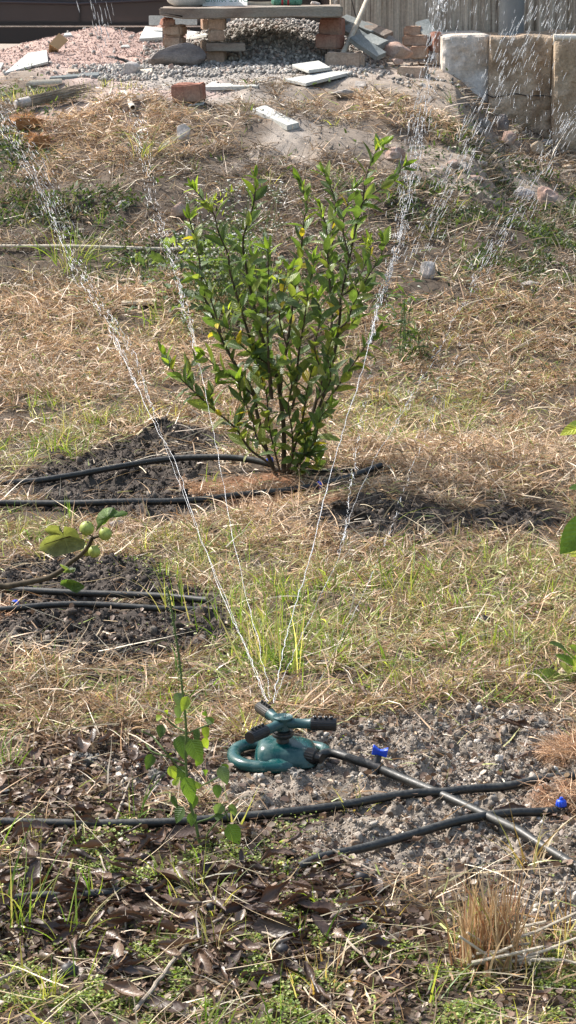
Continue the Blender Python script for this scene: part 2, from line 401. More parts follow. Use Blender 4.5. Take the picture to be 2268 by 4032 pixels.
# ------------------------------------------------------------------ ground sheet
def axis(dense, step, outer):
    a = list(np.arange(0, dense, step)); s = step
    while a[-1] < outer: s *= 1.06 if a[-1] < 3 else 1.25; a.append(a[-1] + s)
    return a
xa = axis(1.0, .0065, 60); xs = np.array([-v for v in xa[:0:-1]] + xa)
ys = [2.9]
while ys[-1] < 14.2: ys.append(ys[-1] + .0018 * ys[-1])
s = .04
while ys[-1] < 90: s *= 1.12; ys.append(ys[-1] + s)
s = .02; b = [2.9]
while b[-1] > -25: s *= 1.3; b.append(b[-1] - s)
ys = np.array(b[:0:-1] + ys)
GX, GY = np.meshgrid(xs, ys); GZ = H(GX, GY)
gx, gy = GX, GY
def cc(*v): return np.array(v)
zd, zg, zb, zt, zl, zc = (zone(k, gx, gy) for k in ('dark', 'grey', 'bare', 'grit', 'litter', 'coir'))
big = fbm(gx * 2.2, gy * 2.2, 80, 3)[..., None]; fin = fbm(gx * 30, gy * 30, 90, 3)[..., None]
col = cc(.055, .043, .034) * (1 - big) + cc(.12, .095, .072) * big
col = col * (1 - sstep(10, 12, gy)[..., None]) + (cc(.13, .10, .075) * (1 - big) + cc(.24, .19, .15) * big) * sstep(10, 12, gy)[..., None]
def lay(col, m, c): m = m[..., None]; return col * (1 - m) + c * m
col = lay(col, zl, cc(.10, .075, .05) + 0 * big)
col = lay(col, zd, cc(.065, .055, .048) * (.7 + .8 * fin))
col = lay(col, zg, cc(.24, .205, .17) * (.55 + .9 * fin))
col = lay(col, zb * .85, cc(.34, .285, .235) * (.7 + .6 * fin))
plat = sstep(12.3, 12.9, gy - 1.2 * sstep(.5, 1.5, gx)); col = lay(col, plat * .8, cc(.40, .34, .29) * (.75 + .5 * fin))
col = lay(col, zone('gravel', gx, gy), cc(.34, .31, .28) * (.7 + .6 * fin))
col = lay(col, zt, cc(.47, .36, .32) * (.75 + .5 * fin))
col = lay(col, zc, cc(.24, .12, .065) * (.6 + .8 * fin))
ny, nx = GX.shape; idx = np.arange(ny * nx).reshape(ny, nx)
F = np.stack([idx[:-1, :-1], idx[:-1, 1:], idx[1:, 1:], idx[1:, :-1]], -1).reshape(-1, 4)
gm = vcol('ground', .95, 0, .15, fine=220, bst=.9)
g_o = link('ground', npmesh('ground', np.stack([GX, GY, GZ], -1), F, col.reshape(-1, 3), smooth=True), gm); tag(g_o, kind='structure')

# ------------------------------------------------------------------ scatter helpers
def inview(n, y0, y1, pw=1.0, margin=.35, k=.155):
    """random ground spots, density falling with distance (finer stuff close by)"""
    u = rng.random(n)
    if pw == 1: y = y0 * (y1 / y0) ** u
    else: e = 1 - pw; y = (y0 ** e + u * (y1 ** e - y0 ** e)) ** (1 / e)
    hw = k * y + margin; x = (rng.random(n) * 2 - 1) * hw
    return x, y
def blades(name, x, y, z, az, elev, curl, L, Wd, col, m, seg=3, twist=None, tip=.15, parent=None, kind='stuff', label=None, cat=None, kinkz=0):
    n = len(x); pos = np.stack([x, y, z], -1); rows = []; e = elev.copy(); a = az.copy()
    tw = rng.uniform(-1.3, 1.3, n) if twist is None else twist
    for i in range(seg + 1):
        d = np.stack([np.cos(a) * np.cos(e), np.sin(a) * np.cos(e), np.sin(e)], -1)
        s0 = np.stack([-np.sin(a), np.cos(a), 0 * a], -1); up = np.cross(s0, d)
        side = s0 * np.cos(tw)[:, None] + up * np.sin(tw)[:, None]
        f = i / seg; wd = Wd * ((1 - f) * (1 - tip) + tip) * (.7 + .6 * math.sin(math.pi * min(1, f + .15)))
        rows.append(pos - side * wd[:, None] / 2); rows.append(pos + side * wd[:, None] / 2)
        pos = pos + d * (L / seg)[:, None]; e = e - curl / seg; a = a + rng.normal(0, .12, n)
    V = np.stack(rows, 1); k = 2 * (seg + 1)
    b0 = (np.arange(n) * k)[:, None, None]; q = np.array([[2 * i, 2 * i + 1, 2 * i + 3, 2 * i + 2] for i in range(seg)])[None]
    Fq = (b0 + q).reshape(-1, 4); cv = np.repeat(col[:, None, :], k, 1)
    o = link(name, npmesh(name, V, Fq, cv.reshape(-1, 3)), m, parent)
    if parent is None: tag(o, label, cat, None, kind)
    return o
def rotmats(n, full=True):
    a, b, c = rng.uniform(0, 6.283, (3, n))
    if not full: a = rng.normal(0, .3, n); b = rng.normal(0, .3, n)
    ca, sa, cb, sb, c1, s1 = np.cos(a), np.sin(a), np.cos(b), np.sin(b), np.cos(c), np.sin(c)
    z = 0 * a; o = z + 1
    Rx = np.stack([o, z, z, z, ca, -sa, z, sa, ca], -1).reshape(n, 3, 3)
    Ry = np.stack([cb, z, sb, z, o, z, -sb, z, cb], -1).reshape(n, 3, 3)
    Rz = np.stack([c1, -s1, z, s1, c1, z, z, z, o], -1).reshape(n, 3, 3)
    return Rz @ Ry @ Rx
def templ(sub, seed, rough=.3, flat=(1, 1, 1)):
    bm = bmesh.new(); bmesh.ops.create_icosphere(bm, subdivisions=sub, radius=1); rs = random.Random(seed)
    for v in bm.verts:
        v.co *= 1 + rs.uniform(-rough, rough); v.co = Vector((v.co.x * flat[0], v.co.y * flat[1], v.co.z * flat[2]))
    V = np.array([v.co[:] for v in bm.verts]); Fc = np.array([[v.index for v in f.verts] for f in bm.faces]); bm.free(); return V, Fc
def scatter(name, temps, pos, scale, col, m, full=True, smooth=False, label=None, cat=None, kind='stuff', Rm=None, parent=None):
    n = len(pos); Rm = rotmats(n, full) if Rm is None else Rm; t_i = rng.integers(0, len(temps), n); Vs = []; Fs = []; Cs = []; off = 0
    for ti, (TV, TF) in enumerate(temps):
        s_ = np.where(t_i == ti)[0]
        if not len(s_): continue
        v = np.einsum('nij,kj->nki', Rm[s_], TV) * scale[s_][:, None, None] + pos[s_][:, None, :]
        f = TF[None] + (np.arange(len(s_)) * len(TV))[:, None, None] + off
        Vs.append(v.reshape(-1, 3)); Fs.append(f.reshape(-1, TF.shape[1])); Cs.append(np.repeat(col[s_], len(TV), 0)); off += v.shape[0] * v.shape[1]
    o = link(name, npmesh(name, np.concatenate(Vs), np.concatenate(Fs), np.concatenate(Cs), smooth=smooth), m, parent)
    if parent is None: tag(o, label, cat, None, kind)
    return o
def pick(n, cols, wts, jit=.27):
    c = np.array(cols)[rng.choice(len(cols), n, p=np.array(wts) / sum(wts))]
    return c * (1 + rng.normal(0, jit, (n, 1))).clip(.45, 1.7)

# ---- heaps on the plateau (own meshes)
HEAPS = {'grit': [], 'gravel': []}
def lobe(k, px, py, d, rx, ry, p=1.3):
    q = W(px, py, d); HEAPS[k].append((q.x, d, rx, ry, q.z - hz(q.x, d), p))
lobe('grit', 400, 108, 14.5, 1.05, .95); lobe('grit', 190, 158, 14.7, .75, .7); lobe('grit', 660, 100, 14.8, .9, .7); lobe('grit', 300, 190, 14.0, 1.4, .8)
lobe('gravel', 1040, 60, 14.0, .82, .72, .95); lobe('gravel', 960, 235, 13.5, .7, .45); lobe('gravel', 1200, 85, 14.0, .6, .7, 1.2)
def heap_z(k, x, y):
    z = np.full(np.shape(x), 0.0)
    for (cx, cy, rx, ry, h, p) in HEAPS[k]:
        r = np.sqrt(((x - cx) / rx) ** 2 + ((y - cy) / ry) ** 2 + .004)
        z = np.maximum(z, h * np.clip(1 - r, 0, 1) ** p * (1.06 if p else 1))
    n = (fbm(x * 4, y * 4, 33) - .5) * .05 * (z > 0.01)
    return z + n
def top(x, y):
    x = np.asarray(x, float); y = np.asarray(y, float)
    return H(x, y) + np.maximum(heap_z('grit', x, y), heap_z('gravel', x, y))
def tz(x, y): return float(top(np.array([x]), np.array([y]))[0])
def PT(px, py, lift=0.0):
    p = march(px, py, top); return Vector((p.x, p.y, tz(p.x, p.y) + lift))
for k, x0, x1, y0, y1, lab, cat, cl in (
    ('grit', -3.6, .2, 12.9, 16.0, 'low spreading heap of pinkish stone grit in front of the dark car', 'grit heap', (.43, .31, .265)),
    ('gravel', -1.2, .9, 13.0, 15.2, 'heap of grey crushed gravel piled under the stone slab bench', 'gravel heap', (.27, .25, .225))):
    X, Y = np.meshgrid(np.linspace(x0, x1, 260), np.linspace(y0, y1, 200)); hzv = heap_z(k, X, Y)
    Zv = H(X, Y) + np.where(hzv > .006, hzv, -.03) + .012 * (fbm(X * 25, Y * 25, 5) - .5)
    i = np.arange(X.size).reshape(X.shape); F = np.stack([i[:-1, :-1], i[:-1, 1:], i[1:, 1:], i[1:, :-1]], -1).reshape(-1, 4)
    cv = np.array(cl) * (.7 + .6 * fbm(X * 18, Y * 18, 6)[..., None])
    tag(link(k + '_heap', npmesh(k, np.stack([X, Y, Zv], -1), F, cv.reshape(-1, 3), smooth=True), M['clod']), lab, cat)

# ------------------------------------------------------------------ loose stones and clods
TG = [templ(1, i, .28, (1, .75, .6)) for i in range(6)]
TG0 = [templ(1, 40 + i, .42, (1.2, .85, .6)) for i in range(7)]
TGB = []
for i in range(6):
    V_, F_ = templ(2, 60 + i, .06, (1.2, .9, .7)); V_ = np.array([v * (1 + .55 * mn.noise(Vector(v) * 1.9 + Vector((i * 5, 0, 0))) + .34 * mn.noise(Vector(v) * 4.5)) for v in V_]); TGB.append((V_, F_))
def gravel():
    P_ = []; n = 5200
    x = rng.uniform(-1.15, .75, n); y = rng.uniform(13.0, 14.6, n); hh = heap_z('gravel', x, y); k = hh > .02; P_.append((x[k], y[k]))
    x, y = inview(26000, 12.0, 14.6, 1, .1); k = (rng.random(len(x)) < zone('gravel', x, y) * .95) & (heap_z('grit', x, y) < .02); P_.append((x[k], y[k]))
    x, y = inview(30000, 10.5, 14.8, .8, .1); k = rng.random(len(x)) < .05 + .22 * zone('bare', x, y); k &= rng.random(len(x)) < .5; P_.append((x[k], y[k]))
    x = np.concatenate([p[0] for p in P_]); y = np.concatenate([p[1] for p in P_]); n = len(x)
    z = top(x, y); s = rng.uniform(.008, .019, n); far = y < 12.6; s[far] *= rng.uniform(.18, .42, int(far.sum()))
    c = pick(n, [(.30, .285, .26), (.40, .37, .335), (.22, .205, .19), (.36, .29, .25), (.50, .46, .42)], [4, 3, 3, 1.5, 1])
    scatter('gravel_stones', TG, np.stack([x, y, z + s * .35], -1), s, c, M['gravel'], label='grey crushed gravel strewn around the slab bench', cat='gravel')
    n = 26000; x = rng.uniform(-3, -.1, n); y = rng.uniform(12.6, 15.2, n); k = (heap_z('grit', x, y) > .01) | (rng.random(n) < zone('grit', x, y)); x, y = x[k], y[k]; n = len(x)
    s = rng.uniform(.003, .0065, n); c = pick(n, [(.42, .295, .255), (.52, .40, .355), (.31, .205, .175), (.56, .47, .43)], [4, 3, 3, 1])
    scatter('grit_grains', TG, np.stack([x, y, top(x, y) + s * .3], -1), s, c, M['gravel'], label='pinkish stone grit on the left heap', cat='grit')
gravel()
_cl = []
for pts in ([(-100,3255),(450,3262),(900,3242),(1350,3197),(1640,3165),(2000,3118),(2400,3070)], [(1180,3425),(1400,3375),(1800,3270),(2230,3208)], [(-100,3580),(150,3562),(350,3550),(600,3515)],
            [(-100,2346),(300,2368),(820,2402)], [(-100,2424),(400,2418),(860,2418)], [(50,1922),(300,1906),(650,1868),(1075,1878),(1400,1903)], [(-60,2006),(330,2012),(640,2006),(930,1984),(1260,1956),(1500,1912)], [(1113,3010),(1300,3010),(1490,3062),(1700,3145),(2000,3290),(2268,3452)],
            [(50,462),(200,430),(370,405)], [(500,455),(560,455)], [(680,572),(760,572)], [(990,500),(1178,522)], [(800,354),(1035,350)], [(1120,352),(1390,310)], [(685,415),(805,415)], [(1290,392),(1390,392)], [(90,345),(390,325)], [(1650,1096),(1720,1096)], [(475,1218),(620,1216)], [(-60,996),(640,1000)]):
    q = [march(a, b, base_h) for a, b in pts]; _cl.append((np.array([p.x for p in q]), np.array([p.y for p in q])))
_sp = march(1113, 3010, base_h)
def clear(x, y, keep=.12, sp=0):
    """the growth is trodden down along the hoses and round the sprinkler"""
    m = np.ones(len(x))
    for hx, hy in _cl:
        dy = y - np.interp(x, hx, hy); f = .03 + .022 * y; m = np.where((x > hx[0] - .02) & (x < hx[-1] + .02) & (dy > -f) & (dy < .015), keep, m)
    dx = x - _sp.x; dy = y - _sp.y; m = np.where((dx / .16) ** 2 + ((dy + .06) / .22) ** 2 < 1, sp, m); return m
def clods():
    x, y = inview(420000, 3.0, 10.5, 1.0, .12); m1 = zone('dark', x, y); m2 = zone('grey', x, y); rr = rng.random(len(x))
    k = rr < np.maximum(m1 * .8, m2 * .95) * clear(x, y, .45, .5); x, y, m1, m2 = x[k], y[k], m1[k], m2[k]; n = len(x)
    s = np.minimum(.0019 * np.exp(rng.exponential(.30, n)), .012) * np.where(m2 > m1, .9, 1.2); g = (m2 > m1)[:, None]
    c = np.where(g, pick(n, [(.33, .29, .245), (.20, .17, .14), (.50, .455, .40), (.24, .185, .14)], [4, 3, 2.2, 1.5]),
                 pick(n, [(.085, .07, .06), (.12, .10, .085), (.05, .042, .037), (.16, .14, .12)], [4, 3, 2, 1.2]))
    b_ = s > .0048; sm = ~b_; zz = H(x, y) + s * .2
    scatter('soil_lumps', TGB, np.stack([x, y, zz], -1)[b_], s[b_], c[b_] * .9, M['clod'], label='larger crumbly lumps of tilled soil', cat='soil')
    scatter('soil_clods', TG0, np.stack([x, y, zz], -1)[sm], s[sm], c[sm], M['clod'], label='crumbly grey and black clods of tilled soil', cat='soil')
clods()
def clod_blobs():   # larger lumps of turned earth, each its own thing
    spots = [(520,1795,.05),(440,1800,.035),(470,1770,.05),(640,1730,.07),(560,1770,.04),(380,1835,.035),(540,1950,.07),(440,1945,.04),(370,1945,.05),(460,1960,.03),
             (250,2560,.05),(330,2500,.06),(80,2520,.04),(420,2620,.05),(530,2470,.03),(180,2480,.04),(1420,2080,.05),(1340,2060,.04),(1530,2060,.05),(1480,2010,.04),
             (1750,2860,.035),(1380,2930,.03),(1480,2960,.035),(2140,2870,.04),(1950,3060,.035),(2010,3070,.04),(330,3000,.045),(620,3060,.05),(660,3190,.05),(2180,2920,.04),(1700,3250,.03),(1880,3400,.035),(1160,3080,.03),(940,3095,.03),(820,2110,.05)]
    for i, (px, py, s) in enumerate(spots):
        p = P(px, py); gz = zone('grey', np.array([p.x]), np.array([p.y]))[0] > .3
        s *= .8; bm = rock_bm(s * .7, s * .6, s * .36, i + 50, 4, .9)
        for v in bm.verts: q = v.co / s; v.co += v.co.normalized() * s * (.34 * mn.noise(q * 3.2 + Vector((i, 0, 0))) + .22 * mn.noise(q * 8) + .12 * mn.noise(q * 17))
        o = link('soil_lump', bm_mesh(bm, 'soil_lump', True, 60), M['lump_grey' if gz else 'lump_dark'], None, p + Vector((0, 0, s * .12)))
        tag(o, 'lump of pale grey soil lying on the crumbly bed' if gz else 'lump of dark turned soil lying on the tilled bed', 'soil lump', 'grey soil lumps' if gz else 'dark soil lumps')
M['lump_grey'] = stone('lump_grey', (.17, .16, .145), (.34, .315, .285), None, 40, .95, 1.0, .006, fine=150)
M['lump_dark'] = stone('lump_dark', (.04, .034, .029), (.105, .088, .074), None, 40, .95, 1.0, .006, fine=150)
clod_blobs()

# ------------------------------------------------------------------ grass, straw, ground cover (stuff)
TAN = [(.43, .285, .17), (.56, .40, .255), (.27, .165, .095), (.72, .62, .48), (.15, .11, .08), (.33, .26, .155)]
def straw():
    x, y = inview(520000, 3.0, 13.6, .85, .12)
    md, mg, mb, ml, mt, mv, gd, gr, wd = (zone(k, x, y, nz=.7, s=3) for k in ('dark', 'grey', 'bare', 'litter', 'grit', 'gravel', 'gold', 'green', 'weedy'))
    md, mg = zone('dark', x, y, .15, .3), zone('grey', x, y, .15, .3)
    patch = fbm(x * 1.7, y * 1.7, 21, 3)
    d = .30 + .75 * sstep(.3, .7, patch) + 1.0 * gd
    d = d * (1 + .9 * sstep(8.8, 9.6, y))
    d = d * (1 - .965 * md) * (1 - .97 * mg) * (1 - .78 * mb) * (1 - .8 * mt) * (1 - .95 * mv) * (1 - .88 * ml) * (1 - .45 * wd)
    d = d * (1 - .85 * sstep(12.1, 12.7, y - 1.2 * sstep(.5, 1.5, x))) * (1 - .88 * (1 - sstep(3.75, 4.2, y)))
    fp = .16 + 1.15 * sstep(.35, .62, fbm(x * 11, y * 11, 71, 3))
    k = rng.random(len(x)) < d * .66 * fp * clear(x, y); x, y, gd, gr, wd = x[k], y[k], gd[k], gr[k], wd[k]; n = len(x)
    fac = sstep(5, 12, y)
    L = rng.uniform(.022, .085, n) * (1 + .35 * fac) * np.where(rng.random(n) < .06, 2.3, 1); Wd = rng.uniform(.0011, .0042, n) * (1 + .6 * fac)
    el = np.abs(rng.normal(.20, .28, n)) + .5 * (rng.random(n) < .12); az = rng.uniform(0, 6.283, n); cu = rng.normal(.4, .55, n)
    pl = sstep(12.0, 12.7, y - 1.0 * sstep(.5, 1.5, x)); el = el * (1 - .85 * pl); cu = cu * (1 - .7 * pl); L = L * (1 - .35 * pl)
    z = H(x, y) + np.abs(rng.normal(0, .009, n)) * (1 + 1.2 * gd) * (1 - .8 * pl)
    g0 = pick(n, TAN, [4, 3, 2.5, 1.6, 1.4, 1.2]); gg = pick(n, [(.40, .42, .15), (.30, .36, .10), (.48, .46, .22)], [1, 1, 1])
    gy_ = pick(n, [(.25, .20, .15), (.165, .13, .10), (.40, .335, .265)], [3, 2, 1.6])
    c = np.where((rng.random(n) < .10 + .22 * gr)[:, None], gg, g0)
    emb = sstep(9.2, 10.2, y) * (1 - gd); c = np.where((rng.random(n) < .75 * emb)[:, None], gy_, c)
    c = np.where((rng.random(n) < .5 * gd)[:, None], pick(n, [(.58, .42, .28), (.68, .53, .37), (.44, .30, .20)], [2, 2, 1]), c)
    blades('straw_litter', x, y, z, az, el, cu, L, Wd, c, M['straw'], 3, label='matted dry straw and cut grass over the ground', cat='straw')
    # long loose stalks
    x, y = inview(5200, 3.0, 12.5, 1.1, .2); gd = zone('gold', x, y); k = (rng.random(len(x)) < (.22 + .7 * gd) * clear(x, y, .35)) & (zone('grey', x, y) < .5) & (zone('bare', x, y) < .6); x, y = x[k], y[k]; n = len(x)
    blades('loose_stalks', x, y, H(x, y) + rng.uniform(.004, .035, n), rng.uniform(0, 6.283, n), rng.normal(.15, .15, n), rng.normal(.35, .35, n), rng.uniform(.10, .30, n), rng.uniform(.0012, .0026, n) * (1 + .5 * sstep(6, 11, y)),
           pick(n, [(.66, .56, .38), (.54, .42, .26), (.75, .68, .52)], [2, 2, 1]), M['straw'], 6, label='long pale dry stalks lying loose on the grass', cat='dry stalks')
    x, y = inview(2600, 3.0, 9.0, 1.2, .1); k = (zone('grey', x, y) + zone('litter', x, y) + zone('dark', x, y)) > .4; x, y = x[k], y[k]; n = len(x)
    blades('straw_bits', x, y, H(x, y) + rng.uniform(.003, .012, n), rng.uniform(0, 6.283, n), rng.normal(.1, .15, n), rng.normal(.1, .3, n), rng.uniform(.015, .07, n), rng.uniform(.001, .0024, n),
           pick(n, [(.55, .45, .32), (.42, .32, .22), (.30, .20, .14)], [2, 2, 1]), M['straw'], 3, label='short broken straw bits on the bare soil', cat='straw')
straw()
def greens():
    cx, cy = inview(5200, 3.0, 12.8, 1.05, .1); gr = zone('green', cx, cy); wd = zone('weedy', cx, cy); cv = zone('cover', cx, cy)
    d = (.06 + .62 * gr + .05 * cv) * clear(cx, cy, .3); d = d * (1 - zone('dark', cx, cy)) * (1 - zone('grey', cx, cy) * .95) * (1 - zone('bare', cx, cy) * .8) * (1 - zone('gravel', cx, cy)) * (1 - .7 * zone('grit', cx, cy)) * (1 - .5 * sstep(.4, .6, zone('litter', cx, cy)))
    k = rng.random(len(cx)) < d; cx, cy = cx[k], cy[k]; n = len(cx); m = rng.integers(4, 13, n); i = np.repeat(np.arange(n), m); N_ = len(i)
    sp = rng.normal(0, .012, (N_, 2)); x = cx[i] + sp[:, 0]; y = cy[i] + sp[:, 1]; hs = rng.uniform(.5, 1.25, n)[i]; far = sstep(5, 12, y)
    L = rng.uniform(.03, .11, N_) * hs; el = np.clip(rng.normal(1.15, .3, N_), .3, 1.55); az = np.arctan2(sp[:, 1], sp[:, 0]) + rng.normal(0, .6, N_)
    yel = rng.random(n)[i][:, None]
    c = pick(N_, [(.10, .19, .035), (.16, .26, .05), (.26, .33, .07), (.40, .42, .14)], [3, 3, 2, 1.4]); c = np.where(yel < .3, pick(N_, [(.42, .42, .13), (.50, .44, .22)], [1, 1]), c)
    blades('green_grass', x, y, H(x, y), az, el, rng.normal(.7, .5, N_), L, rng.uniform(.0018, .0042, N_) * (1 + .25 * far), c, M['grass'], 4, tip=.08, label='green and yellowing grass blades growing through the straw', cat='grass')
    # weedy dark creeping greens on the bank
    x, y = inview(120000, 8.3, 13.2, 1, .2); d = zone('weedy', x, y, nz=.9) * sstep(.30, .5, fbm(x * 7, y * 7, 77, 3)) + .02; d = d * (1 - .8 * zone('bare', x, y)) * (1 - zone('gravel', x, y)) * (1 - zone('grit', x, y)); k = rng.random(len(x)) < d; x, y = x[k], y[k]; n = len(x)
    blades('creeping_weeds', x, y, H(x, y) + rng.uniform(0, .03, n), rng.uniform(0, 6.283, n), rng.uniform(-.1, 1.2, n), rng.normal(.5, .4, n), rng.uniform(.014, .038, n), rng.uniform(.006, .014, n),
           pick(n, [(.055, .085, .035), (.08, .12, .055), (.13, .17, .085), (.06, .075, .04)], [3, 3, 1.2, 2]), M['cover'], 2, tip=.3, label='dark green creeping weeds on the bank', cat='weeds')
    # yellow-green ground cover of tiny round leaves
    x, y = inview(420000, 2.95, 7.2, 1.5, .08); cl = fbm(x * 16, y * 16, 55, 3)
    d = zone('cover', x, y, nz=.8) * sstep(.38, .62, cl) + .05 * sstep(.5, .7, cl); d = d * (1 - .93 * zone('grey', x, y)) * (1 - .95 * zone('dark', x, y)); k = rng.random(len(x)) < d * .9 * clear(x, y, .5); x, y, cl = x[k], y[k], cl[k]; n = len(x)
    T = (np.array([[0, -.25, 0], [.38, .15, .12], [.42, .7, .16], [0, 1.0, .1], [-.42, .7, .16], [-.38, .15, .12]]), np.array([[0, 1, 2, 3], [0, 3, 4, 5]]))
    c = pick(n, [(.20, .27, .06), (.30, .36, .10), (.12, .18, .04), (.42, .44, .17), (.34, .24, .10)], [3, 3, 2.4, 1.5, .6])
    Rm = rotmats(n); k = rng.random(n) < .8; Rm[k] = rotmats(int(k.sum()), False)
    scatter('ground_cover', [T], np.stack([x, y, H(x, y) + rng.uniform(.001, .02, n) * sstep(.4, .7, cl)], -1), rng.uniform(.0028, .0062, n), c, M['cover'], Rm=Rm, label='mats of tiny yellow-green leaved ground cover', cat='ground cover')
    # brown crumbs of leaf in the litter
    x, y = inview(110000, 2.95, 5.6, 1.1, .1); k = rng.random(len(x)) < .58 * zone('litter', x, y) + .1; x, y = x[k], y[k]; n = len(x); Rm = rotmats(n); kk = rng.random(n) < .6; Rm[kk] = rotmats(int(kk.sum()), False)
    scatter('leaf_crumbs', [T], np.stack([x, y, H(x, y) + rng.uniform(0, .012, n)], -1), rng.uniform(.003, .017, n), pick(n, [(.13, .085, .06), (.20, .13, .09), (.08, .05, .035), (.36, .28, .20)], [3, 2, 2, .8]), M['straw'], Rm=Rm, label='crumbled bits of dead brown leaf', cat='leaf litter')
greens()
def coir():
    x = np.concatenate([cx + rng.uniform(-1.2, 1.2, 9000) * rx for cx, cy, rx, ry in Z['coir']]); y = np.concatenate([cy + rng.uniform(-1.2, 1.2, 9000) * ry for cx, cy, rx, ry in Z['coir']]); k = rng.random(len(x)) < zone('coir', x, y, .15, .35) * clear(x, y, .06, 1); x, y = x[k], y[k]; n = len(x)
    blades('coir_fibres', x, y, H(x, y) + rng.uniform(0, .016, n), rng.uniform(0, 6.283, n), rng.normal(.08, .16, n), rng.normal(.3, .7, n), rng.uniform(.02, .07, n), rng.uniform(.0007, .0017, n),
           pick(n, [(.42, .26, .15), (.54, .36, .22), (.30, .18, .11)], [2, 2, 1.5]), M['straw'], 4, tip=.7, label='reddish brown coconut fibre mulch around the plants', cat='mulch')
coir()

# ------------------------------------------------------------------ leaves / plants
def leaf_templ(nl=7, width=.42, fold=.25, bend=.25, wave=.0, shape=1.0):
    us = (-1, -.5, 0, .5, 1); V = []; UV = []
    for i in range(nl + 1):
        t = i / nl; wv = width / 2 * (math.sin(math.pi * min(1, t ** (.85 * shape) * .985 + .012)) ** .85)
        for u in us:
            V.append((u * wv, t, abs(u) * wv * fold - bend * t * t * .6 + wave * math.sin(t * 14 + u * 2) * abs(u))); UV.append((u * .5 + .5, t))
    F = [(i * 5 + j, i * 5 + j + 1, (i + 1) * 5 + j + 1, (i + 1) * 5 + j) for i in range(nl) for j in range(4)]
    return np.array(V), np.array(F), np.array(UV)
def leaves(name, L, m, T, parent, label=None):
    """L: list of (pos, dir, face, length, widthscale, colour)"""
    TV, TF, TU = T; n = len(L); Vs = np.zeros((n, len(TV), 3)); cs = np.zeros((n, len(TV), 3))
    for i, (p, d, nrm, ln, ws, c) in enumerate(L):
        d = Vector(d).normalized(); nrm = Vector(nrm); s_ = d.cross(nrm)
        if s_.length < 1e-3: s_ = d.orthogonal()
        s_.normalize(); up = s_.cross(d)
        A = np.array([[s_.x * ws, d.x, up.x], [s_.y * ws, d.y, up.y], [s_.z * ws, d.z, up.z]])
        Vs[i] = (TV @ A.T) * ln + np.array(p[:]); cs[i] = c
    F = (TF[None] + (np.arange(n) * len(TV))[:, None, None]).reshape(-1, 4)
    o = link(name, npmesh(name, Vs, F, cs.reshape(-1, 3), np.tile(TU, (n, 1)), True), m, parent)
    if label: o['label'] = label
    return o
def rv(s=1.0): return Vector((random.gauss(0, s), random.gauss(0, s), random.gauss(0, s)))
LT = leaf_templ(7, .36, .34, .34)

